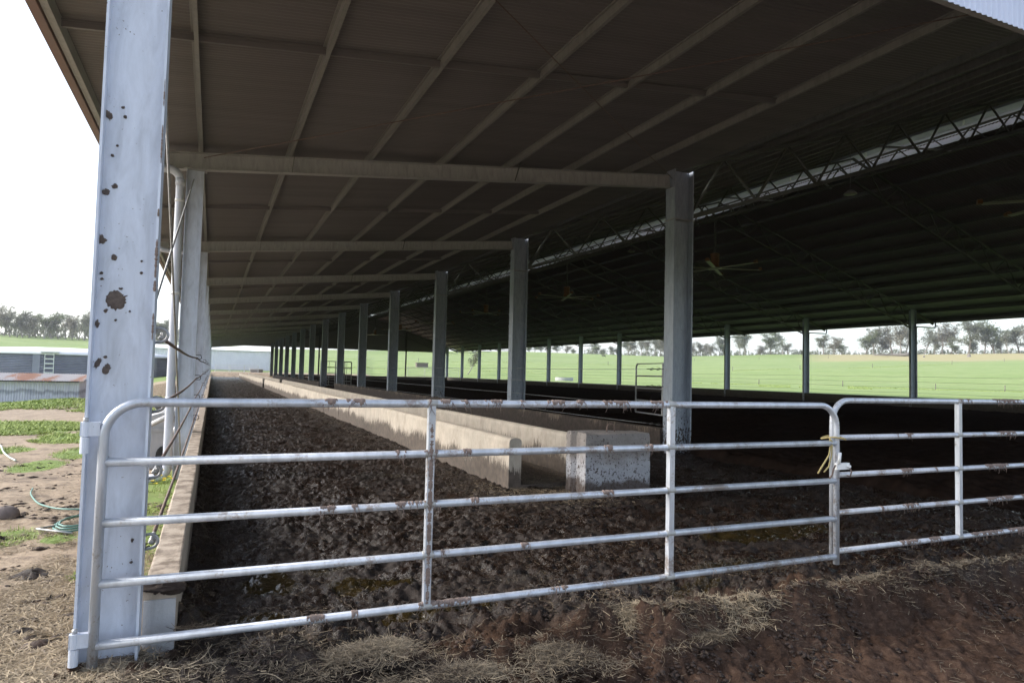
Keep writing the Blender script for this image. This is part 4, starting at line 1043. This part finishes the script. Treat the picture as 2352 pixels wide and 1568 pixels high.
try:
    x, y, z = field_pt(31.65, 430); tag(cow((x, y, z), R(150)), 'lone black cow grazing on the crest of the green hill', 'cow')
except Exception as ex: print('cow', ex)
# fallen log and stumps
x, y, z = field_pt(53.2, 452)
mb = MB(); mb.tube([(x-6, y+6, z+.8), (x, y, z+1.0), (x+5, y-5, z+1.1), (x+7, y-7, z+1.5)], [.35, .6, .9, 1.2], 10); mb.tube([(x-1, y+1, z+1), (x-5, y-1, z+1.2), (x-9, y+5, z+.5)], [.4, .3, .15], 8)
tag(mb.build('fallen_log', M['wood'], None, True), 'large fallen grey log lying at the top edge of the pasture', 'log')
for az, lb in ((58.0, 'broad dark stump on the yellow grass below the right-hand trees'), (55.3, 'small pale stump on the yellow grass, left of the broad stump'), (54.4, 'smallest pale stump on the yellow grass, beside the far column')):
    x, y, z = field_pt(az, 440); s_ = 1.0 if az > 57 else .6
    mb = MB(); mb.lathe([(1.3*s_, -.3), (.9*s_, .3), (.8*s_, 1.1*s_), (.55*s_, 1.5*s_), (.02, 1.2*s_)], (x, y, z), 9); tag(mb.build('tree_stump', M['wood']), lb, 'tree stump', 'tree stumps on the yellow grass')

# ------------------------------------------------------------------ trees
def gum(seed, h, spread, kind, trunk_mat, dens=1.0, bare=.35):
    rg = np.random.default_rng(seed); mb = MB(); tips = []
    def branch(p, d, l, r_, lev):
        p = Vector(p); pts = [p]; dd = Vector(d)
        for k in range(4):
            dd = (dd+Vector(rg.normal(0, .16, 3))+Vector((0, 0, .06))).normalized(); pts.append(pts[-1]+dd*l/4)
        mb.tube(pts, [r_*(1-.16*k) for k in range(5)], 6 if lev < 2 else 4, False)
        if lev >= 2: tips.append((pts[-1], l)); tips.append((pts[-2], l*.8)); return
        nb = int(rg.integers(6, 9)) if lev == 0 else int(rg.integers(2, 4))
        if lev == 1: tips.append((pts[2], l*.7)); tips.append((pts[3], l*.7))
        for k in range(nb):
            f_ = (bare+(1-bare)*(k+rg.uniform())/nb) if lev == 0 else rg.uniform(.35, 1)
            fi = min(3.999, f_*4); q = pts[int(fi)].lerp(pts[int(fi)+1], fi-int(fi)); a = rg.uniform(0, 2*math.pi); o_ = rg.uniform(.4, .95)*spread
            nd = (dd*.8+Vector((math.cos(a)*o_, math.sin(a)*o_, rg.uniform(.1, .5)))).normalized()
            branch(q, nd, l*(rg.uniform(.30, .50) if lev == 0 else rg.uniform(.4, .65)), r_*.45, lev+1)
        tips.append((pts[-1], l*.4))
    branch((0, 0, -.3), (rg.normal(0, .06), rg.normal(0, .06), 1), h*.72, h*.022, 0)
    C, T = [], []
    for p, l in tips:
        s_ = h*.07*rg.uniform(.7, 1.4); n = int(52*dens*rg.uniform(.5, 1.4)); tone = rg.uniform(.15, .8)
        q = rg.normal(0, 1, (n, 3))*np.array([s_, s_, s_*.75])*.75+np.array(p); C.append(q); T.append(np.clip(tone+rg.normal(0, .15, n), 0, 1))
    C = np.concatenate(C); T = np.concatenate(T); n = len(C)
    u = rg.normal(0, 1, (n, 3)); u /= np.linalg.norm(u, axis=1)[:, None]; v = np.cross(u, rg.normal(0, 1, (n, 3))); v /= np.linalg.norm(v, axis=1)[:, None]
    sz = (h*.021)*rg.uniform(.5, 1.3, n)[:, None]
    V = np.stack([C-u*sz, C+v*sz*.45, C+u*sz, C-v*sz*.45], 1).reshape(-1, 3)
    F = np.arange(4*n).reshape(n, 4)
    root = bpy.data.objects.new('gum_tree', None); COL.objects.link(root)
    mb.build('trunk', trunk_mat, root, True)
    mesh_obj('crown', V, F, M[kind], root, attrs=dict(tone=np.repeat(T, 4)))
    tag(root, None, 'tree'); root["h"] = h
    return root
protos = [gum(11, 12, .9, 'leaf_a', M['bark'], 1, .3), gum(12, 12, .75, 'leaf_b', M['bark'], .9, .35), gum(13, 12, 1.1, 'leaf_c', M['bark'], 1.3, .18), gum(14, 12, .6, 'leaf_a', M['palebark'], .55, .42), gum(15, 12, 1.0, 'leaf_b', M['bark'], 1.2, .2), gum(16, 12, .8, 'leaf_c', M['palebark'], .8, .3)]
used = set()
def px_az(px): return math.degrees(math.atan((px-1176)/1550))+23.86
def plant(px, hpx, kind, label, r_=None, group='gum trees on the ridge', name='gum_tree', sx=1.0):
    az = px_az(px); r_ = r_ or 500+rng.uniform(-12, 30)
    x, y, z = field_pt(az, r_); zc = r_*math.cos(R(az-23.86)); h_ = hpx*zc/1550
    p = protos[kind]; s_ = h_/11; sx *= 1.22
    if kind not in used: used.add(kind); o = p; o.location = (x, y, z); o.scale = (s_*sx, s_*sx, s_); o.rotation_euler = (0, 0, rng.uniform(0, 6.28)); o["label"] = label
    else: o = copy_tree(p, (x, y, z), rng.uniform(0, 6.28), label, (s_*sx, s_*sx, s_))
    o["group"] = group
    if "h" in o: del o["h"]
desc = ['olive', 'brownish', 'green', 'thin pale-trunked', 'wide brownish', 'pale-trunked green']
def row(items, where, group, rdist=None):
    for k, (px, hp, kd, sx) in enumerate(items):
        size = 'tall' if hp > 62 else 'medium' if hp > 38 else 'low'
        plant(px, hp, kd, f'{size} {desc[kd]} gum, {ordn[k]} from left {where}', rdist and rdist+rng.uniform(-10, 15), group, sx=sx)
row([(2118, 62, 3, 1), (2146, 44, 0, 1), (2168, 62, 1, 1), (2186, 66, 1, .9), (2199, 24, 2, 1.6), (2226, 72, 0, 1.1), (2240, 40, 2, 1.2), (2262, 62, 1, 1), (2286, 74, 2, 1.1), (2303, 38, 0, 1.3), (2322, 48, 3, 1), (2346, 62, 0, 1.2), (2372, 66, 1, 1.2)], 'right of the nearest far-side column', 'gum trees on the ridge')
row([(1893, 42, 0, 1.3), (1915, 40, 4, 1.2), (1936, 32, 2, 1.3), (1988, 50, 2, 1.3), (2010, 58, 1, 1), (2024, 36, 0, 1.3), (2052, 64, 4, 1.2), (2068, 68, 1, 1), (2080, 62, 0, 1)], 'between the two nearest far-side columns', 'gum trees on the ridge')
row([(1697, 56, 3, 1), (1714, 48, 0, 1.2), (1742, 24, 4, 1.8), (1774, 46, 2, 1.3), (1798, 56, 5, 1.1), (1812, 24, 0, 1.6), (1842, 14, 0, 1.3)], 'between second and third far-side columns', 'gum trees on the ridge')
row([(1590, 30, 1, 1.4), (1604, 32, 0, 1), (1618, 30, 4, 1), (1634, 28, 1, 1.3), (1652, 44, 0, 1), (1666, 32, 2, 1.3)], 'just right of the nearest centre column', 'gum trees on the ridge')
row([(1446, 44, 0, 1), (1460, 32, 4, 1.4), (1472, 46, 3, 1), (1486, 42, 1, 1), (1502, 40, 0, 1.3), (1518, 46, 1, 1.2), (1532, 40, 4, 1)], 'just left of the nearest centre column', 'gum trees on the ridge')
row([(1354, 40, 3, 1), (1366, 22, 2, 1.5), (1384, 16, 2, 1.6), (1402, 18, 0, 1.5), (1418, 16, 2, 1.5), (1282, 22, 0, 1.6), (1300, 20, 4, 1.5), (1318, 14, 2, 1.5)], 'on the low crest beside the cow', 'gum trees on the ridge')
row([(1214, 20, 2, 1.5), (1228, 22, 0, 1.5), (1244, 20, 2, 1.5), (1256, 18, 4, 1.5)], 'right of the second centre column', 'gum trees on the ridge')
row([(-12, 60, 1, 1.1), (8, 62, 1, 1), (22, 52, 0, 1.2), (38, 58, 3, 1), (52, 50, 0, 1.2), (66, 46, 4, 1.3), (82, 46, 0, 1.4), (100, 58, 5, 1.6), (118, 50, 2, 1.4), (134, 48, 0, 1.2), (150, 50, 4, 1.2), (164, 50, 1, 1), (178, 48, 3, 1), (192, 52, 0, 1.2), (204, 58, 1, 1)], 'left of the near corner column', 'gum trees along the left skyline', 430)
row([(338, 50, 0, 1.2), (352, 46, 1, 1.2), (366, 48, 4, 1.3), (380, 54, 0, 1.2), (394, 50, 1, 1.2)], 'between corner column and downpipe', 'gum trees along the left skyline', 430)
def woodland(name, label, azs, r0, hmax, seed, n):
    rg = np.random.default_rng(seed); az = rg.uniform(azs[0], azs[1], n); r_ = r0+rg.uniform(0, 60, n)
    x = r_*np.sin(np.radians(az)); y = r_*np.cos(np.radians(az)); top = hmax*(.25+1.1*fbm(az*2.3, az*0, 4, seed, .65)); C, T = [], []
    z0 = terr(x, y); q = rg.uniform(0, 1, n)**.8; keep = fbm(az*9, q*top*.35, 3, seed+2) > .43
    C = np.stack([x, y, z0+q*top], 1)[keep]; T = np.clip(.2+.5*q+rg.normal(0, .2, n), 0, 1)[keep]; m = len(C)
    u = rg.normal(0, 1, (m, 3)); u /= np.linalg.norm(u, axis=1)[:, None]; v = np.cross(u, rg.normal(0, 1, (m, 3))); v /= np.linalg.norm(v, axis=1)[:, None]
    sz = rg.uniform(.35, .9, m)[:, None]; V = np.stack([C-u*sz, C+v*sz*.5, C+u*sz, C-v*sz*.5], 1).reshape(-1, 3)
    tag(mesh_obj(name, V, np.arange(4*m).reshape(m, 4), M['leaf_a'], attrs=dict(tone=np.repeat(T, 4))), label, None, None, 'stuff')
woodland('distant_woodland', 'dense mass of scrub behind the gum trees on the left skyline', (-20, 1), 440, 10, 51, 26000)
woodland('distant_scrub', 'low scrub among the gum trees on the right ridge', (30, 64), 520, 6, 52, 22000)
plant(1075, 50, 3, 'solitary thin gum tree standing in the pasture between two centre columns', 190, 'gum trees in the pasture')
for k in range(6):
    if k not in used: 
        for c in list(protos[k].children): bpy.data.objects.remove(c)
        bpy.data.objects.remove(protos[k])

# ------------------------------------------------------------------ straw, grass
def strands(name, P, L_, W, tone, up_, mat, seed, curl=.5, parent=None):
    rg = np.random.default_rng(seed); n = len(P)
    a = rg.uniform(0, 2*np.pi, n); d = np.stack([np.cos(a), np.sin(a), up_], 1); d /= np.linalg.norm(d, axis=1)[:, None]
    s_ = np.stack([-np.sin(a), np.cos(a), rg.uniform(-.6, .6, n)], 1); s_ /= np.linalg.norm(s_, axis=1)[:, None]
    bend = rg.normal(0, curl, n)[:, None]*s_+np.array([0, 0, -1])*(np.abs(up_)*.6)[:, None]
    V = []
    for u in (0, .33, .66, 1.0):
        c = P+d*(L_*u)[:, None]+bend*(L_*u*u*.5)[:, None]; wv = (W*(1-.75*u*u*(np.abs(up_) > .5)))[:, None]*.5
        V += [c-s_*wv, c+s_*wv]
    V = np.stack(V, 1); i = np.arange(n)[:, None]*8
    F = np.concatenate([i+np.array([[2*k, 2*k+1, 2*k+3, 2*k+2]]) for k in range(3)])
    return mesh_obj(name, V.reshape(-1, 3), F, mat, parent, attrs=dict(tone=np.repeat(tone, 8)))
def surf(x, y):
    return floor_z(x, y+(fbm(x*.9, y*.9, 3, 60)-.5)*.5)+np.clip(fbm(x*2.6, y*2.6, 4, 33)-.5, 0, 1)*.32*ss(3.0, 3.4, y)*(1-ss(4.3, 5.2, y))+(fbm(x*5.5, y*5.5, 3, 1)-.5)*.06
def loose():
    rg = np.random.default_rng(77); P = []
    # apron in front of the gate, patchy
    n = 110000; x = rg.uniform(-.35, 8.0, n); y = rg.uniform(2.2, 4.7, n)
    w_ = fbm(x*1.5, y*1.5, 4, 88)*.9+.35*np.exp(-((y-3.75)/.4)**2)*ss(4.6, 1.0, x)+.12*np.exp(-((y-3.7)/.3)**2)
    k = rg.uniform(0, 1, n) < ss(.48, 1.0, w_)*.8+.03; P.append((x[k], y[k], rg.beta(1.0, 4.0, k.sum())))
    # lane: sparse
    n = 26000; x = rg.uniform(0, 10.4, n); y = 4.3+rg.exponential(3.5, n); k = (rg.uniform(0, 1, n) < .12+.6*ss(.42, .75, fbm(x*1.2, y*1.2, 3, 90))) & (y < 30) & ~((x > 4.3) & (x < 6.3) & (y > 9)); P.append((x[k], y[k], rg.beta(.8, 7, k.sum())))
    # mouth of the trough
    n = 9000; x = rg.normal(5.0, .55, n); y = rg.normal(9.9, .9, n); k = (y > 8.2) & ~((x > 5.25) & (x < 6.5) & (y > 9.0) & (y < 9.75)) & ~((x > 4.4) & (x < 4.66) & (y > 9.98)); P.append((x[k], y[k], rg.beta(1.6, 2.4, k.sum())))
    n = 5000; x = rg.uniform(4.66, 5.96, n); y = rg.uniform(10, 26, n); P.append((x, y, rg.beta(1.6, 2.2, n)))
    n = 5000; x = rg.uniform(3.6, 8, n); y = rg.normal(3.66, .10, n); k = fbm(x*2, y*0, 3, 93) > .45; P.append((x[k], y[k], rg.beta(1.6, 2.2, k.sum())))
    # foot of the near column
    n = 2600; x = rg.normal(-.28, .22, n); y = rg.normal(3.75, .17, n); P.append((x, y, rg.beta(1.8, 2.0, n)))
    x = np.concatenate([p[0] for p in P]); y = np.concatenate([p[1] for p in P]); tone = np.concatenate([p[2] for p in P]); n = len(x)
    z = surf(x, y)+np.where((x > 4.64) & (x < 6) & (y > 10), .07, 0)+rg.uniform(-.008, .03, n)
    z = np.where(x < -.2, np.maximum(z, terr(x, y)+.01), z)
    Ln = rg.uniform(.02, .085, n)*np.where(rg.uniform(0, 1, n) < .05, 2.0, 1)
    o = strands('loose_straw', np.stack([x, y, z], 1), Ln, rg.uniform(.0018, .0048, n), tone, rg.normal(.02, .14, n), M['straw'], 5, 1.0)
    tag(o, 'loose straw scattered over the manure and in the trough mouth', None, None, 'stuff')
loose()
def clump(c, s_, n, lo, label, seed, base='clod', hgt=1.0):
    rg = np.random.default_rng(seed); t = thing('straw_clump', label, 'straw clump', c, 'clumps of matted straw before the gate')
    v, f = blob((c[0], c[1], c[2]-.06), (s_*.6, s_*.42, s_*.22*hgt), seed, n=22, m=12); mesh_obj('core', v, f, M['crumb'], t, smooth=True)
    m = 7; ox = rg.normal(0, .55, m)*s_; oy = rg.normal(0, .38, m)*s_; os_ = rg.uniform(.25, .6, m)*s_; ot = rg.normal(0, .10, m)
    j = rg.integers(0, m, n); x = c[0]+ox[j]+rg.normal(0, 1, n)*os_[j]; y = c[1]+oy[j]+rg.normal(0, .7, n)*os_[j]
    q = np.hypot(x-c[0], (y-c[1])*1.4)/s_
    z = np.maximum(c[2]-.05+s_*.20*hgt*np.sqrt(np.clip(1-(q/1.2)**2, 0, 1)), surf(x, y)+.003)+rg.uniform(-.006, .016, n)
    tag(strands('straw', np.stack([x, y, z], 1), rg.uniform(.02, .08, n), rg.uniform(.0016, .004, n), np.clip(rg.beta(1.5, 2.4, n)*.75+lo-.08+ot[j], 0, 1), rg.normal(0, .16, n), M['straw'], seed+1, 1.2, t), kind='stuff')
clump((3.28, 3.60, .33), .20, 3600, .50, 'pale bleached straw clump, the largest and brightest in front of the gate', 21)
clump((2.52, 3.64, .33), .09, 1300, .46, 'small pale straw clump left of the brightest one', 22)
clump((.85, 3.66, .36), .22, 4200, .20, 'broad brown straw clump below the first gate upright', 23)
clump((1.85, 3.42, .29), .24, 2400, .08, 'dark matted straw clump in the middle foreground', 24)
clump((2.85, 3.40, .29), .17, 1800, .14, 'dark brown straw clump just below the two pale ones', 25)
clump((1.2, 3.30, .33), .20, 2400, .14, 'brown straw clump at the bottom edge left of centre', 26)
clump((-.05, 3.98, .50), .075, 300, -.12, 'dark shaggy manure clump against the front end of the kerb', 27, hgt=1.6)
clump((-.30, 3.70, .40), .14, 800, .2, 'straw clump at the foot of the near corner column', 28)

def crumbs():
    rg = np.random.default_rng(91); n = 13000
    x = rg.uniform(-.1, 10.4, n); y = np.where(rg.uniform(0, 1, n) < .85, rg.normal(3.55, .35, n), 3+rg.exponential(4, n))
    k = (y > 2.2) & (y < 26) & (fbm(x*1.1, y*1.1, 3, 55) > .40) & ~((x > 4.3) & (x < 6.6) & (y > 9)); x, y = x[k], y[k]; n = len(x)
    s_ = rg.uniform(.004, .018, n)*(1+.05*y); z = surf(x, y)
    O = np.array([(1, 0, 0), (.3, .9, .1), (-.7, .6, -.1), (-.9, -.4, 0), (.1, -1, .1), (.1, .1, .8), (0, 0, -.7)])
    V = np.stack([x, y, z], 1)[:, None, :]+O[None]*(s_[:, None]*rg.uniform(.55, 1.35, (n, 7)))[:, :, None]*np.array([1.3, 1.0, .8])
    a = rg.uniform(0, 6.28, n); c_, q_ = np.cos(a)[:, None], np.sin(a)[:, None]; d = V-np.stack([x, y, z], 1)[:, None, :]
    V = np.stack([x[:, None]+d[..., 0]*c_-d[..., 1]*q_, y[:, None]+d[..., 0]*q_+d[..., 1]*c_, V[..., 2]], -1)
    T = np.array([(i, (i+1) % 5, 5) for i in range(5)]+[((i+1) % 5, i, 6) for i in range(5)])
    F = (np.arange(n)*7)[:, None, None]+T[None]
    V0, F0 = V.reshape(-1, 3), F.reshape(-1, 3)
    tag(mesh_obj('manure_crumbs', V.reshape(-1, 3), F.reshape(-1, 3), M['crumb'], smooth=True), 'crumbled manure clods over the lane and the scraped ridge', None, None, 'stuff')
crumbs()
def yard_crumbs():
    rg = np.random.default_rng(92); n = 5000; y = 3.3+rg.exponential(4.5, n); x = -.36-rg.uniform(0, 1, n)*(y*.3+.4)
    k = (fbm(x*1.5, y*1.5, 4, 66) > .5) & (y < 24) & ~((x > -.62) & (np.abs(y-4) < .15)); x, y = x[k], y[k]; n = len(x); s_ = rg.gamma(2, .006, n)*(1+.05*y); z = terr(x, y)+.01
    O = np.array([(1, 0, 0), (.3, .9, .1), (-.7, .6, -.1), (-.9, -.4, 0), (.1, -1, .1), (.1, .1, .6), (0, 0, -.7)])
    V = np.stack([x, y, z], 1)[:, None, :]+O[None]*(s_[:, None]*rg.uniform(.5, 1.5, (n, 7)))[:, :, None]*np.array([1.3, 1.2, .6])
    T = np.array([(i, (i+1) % 5, 5) for i in range(5)]+[((i+1) % 5, i, 6) for i in range(5)]); F = (np.arange(n)*7)[:, None, None]+T[None]
    tag(mesh_obj('yard_crumbs', V.reshape(-1, 3), F.reshape(-1, 3), M['crumb'], smooth=True), 'crumbs of dung and soil over the dirt yard', None, None, 'stuff')
yard_crumbs()
def grass():
    rg = np.random.default_rng(5); X, Y = [], []
    for cx, cy, rx, ry in GRASS:
        n = int(min(9000, 1500*rx*ry*(3 if cy < 14 else 1)+400)); a = rg.uniform(0, 6.28, n); q = np.sqrt(rg.uniform(0, 1, n))*1.25; X.append(cx+np.cos(a)*q*rx); Y.append(cy+np.sin(a)*q*ry)
    n = 30000; X.append(rg.uniform(-20, -3.2, n)); Y.append(rg.uniform(43, 57, n))
    x = np.concatenate(X); y = np.concatenate(Y); k = (dirtmask(x, y) < .72) & (x < -.33) & ((fbm(x*1.3, y*1.3, 3, 71) > .42) | (y > 30)) & ~((x > -9.5) & (y > 57)); x = x[k]; y = y[k]; n = len(x)
    far = ss(14, 40, np.hypot(x, y)); mound = np.exp(-((y-53)/5)**2)*.8*ss(-14, -8, x)*fbm(x*.3, y*.3, 3, 2)*(x < -2)
    z = terr(x, y)+mound-.01; Ln = rg.uniform(.04, .13, n)*(1+2.4*far); W = rg.uniform(.004, .009, n)*(1+5*far)
    o = strands('grass', np.stack([x, y, z], 1), Ln, W, rg.beta(2, 2, n), rg.uniform(.8, 2.6, n), M['grass'], 6, .4); tag(o, 'green grass tufts growing in the yard and beside the kerb', None, None, 'stuff')
    # dry litter
    n = 130000; y = 3.0+rg.exponential(2.3, n); x = -.33-rg.uniform(0, 1, n)*(y*.28+.4); k = (fbm(x*2, y*2, 4, 19)+.1*(y < 7) > .44) & (y < 18) & ~((x > -.62) & (np.abs(y-4) < .12)); x = x[k]; y = y[k]; n = len(x)
    z = terr(x, y)+rg.uniform(0, .02, n)
    o = strands('dry_grass', np.stack([x, y, z], 1), rg.uniform(.02, .10, n), rg.uniform(.002, .0055, n), rg.beta(2, 2.0, n), rg.normal(.06, .16, n), M['drygrass'], 8, .6); tag(o, 'dry straw litter over the dirt yard', None, None, 'stuff')
    # weeds with yellow flowers between kerb and columns
    t = thing('flowering_weed', 'yellow-flowered weed at the foot of the white downpipe', 'weed', (-.74, 12.3, 0))
    for k in range(12):
        x, y = -.72+rg.normal(0, .10), 12.3+rg.normal(0, .4); z = on_ground(x, y); h_ = rg.uniform(.1, .28)
        mb = MB(); mb.tube([(x, y, z), (x+.02, y, z+h_*.5), (x+rg.normal(0, .03), y, z+h_)], .004, 4); st = mb.build('stem', M['grass'], t)
        mb = MB(); mb.lathe([(.002, 0), (.02, .006), (.034, .018), (.012, .012), (.001, .012)], (x, y, z+h_), 7); mb.build('flower', M['yellow'], st)
    # tall rank grass strip along the fence beyond the wall, and rough grass lines across the field
    X, Y = [], []
    for pts, wd, n in (([(38, 168), (44, 174), (50, 180), (56, 176), (64, 178)], 2.5, 9000), ([(42, 263), (47, 276), (52, 301), (57, 341)], 1.5, 5000), ([(8, 301), (16, 291), (24, 301), (32, 311), (37, 301)], 2.0, 6000), ([(44, 140), (52, 150)], 5, 2500), ([(8, 205), (16, 215), (27, 205)], 2, 3000)):
        a = np.interp(rg.uniform(0, 1, n), np.linspace(0, 1, len(pts)), [p[0] for p in pts]); r_ = np.interp(a, [p[0] for p in pts], [p[1] for p in pts])+rg.normal(0, wd, n)
        k = fbm(a*1.5, a*0, 3, 4) > .42; X.append((r_*np.sin(np.radians(a)))[k]); Y.append((r_*np.cos(np.radians(a)))[k])
    x = np.concatenate(X); y = np.concatenate(Y); n = len(x)
    o = strands('long_grass', np.stack([x, y, terr(x, y)-.05], 1), rg.uniform(.12, .5, n), rg.uniform(.05, .12, n), rg.beta(3, 2, n), rg.uniform(1, 3, n), M['grass'], 61, .3); tag(o, 'rank grass along the pasture fence lines', None, None, 'stuff')
grass()

# ------------------------------------------------------------------ thin haze over the whole place
hm = bpy.data.materials.new('air_haze'); hm.use_nodes = True
hn = hm.node_tree; hn.nodes.clear(); pv = hn.nodes.new('ShaderNodeVolumePrincipled'); ho = hn.nodes.new('ShaderNodeOutputMaterial')
pv.inputs['Color'].default_value = (.93, .95, 1, 1); pv.inputs['Density'].default_value = .00026; pv.inputs['Anisotropy'].default_value = .3
hn.links.new(pv.outputs[0], ho.inputs['Volume'])
mb = MB(); mb.box((-5000, -5000, -130), (5000, 5000, 150)); tag(mb.build('haze', hm), 'thin pale haze in the air', None, None, 'stuff')
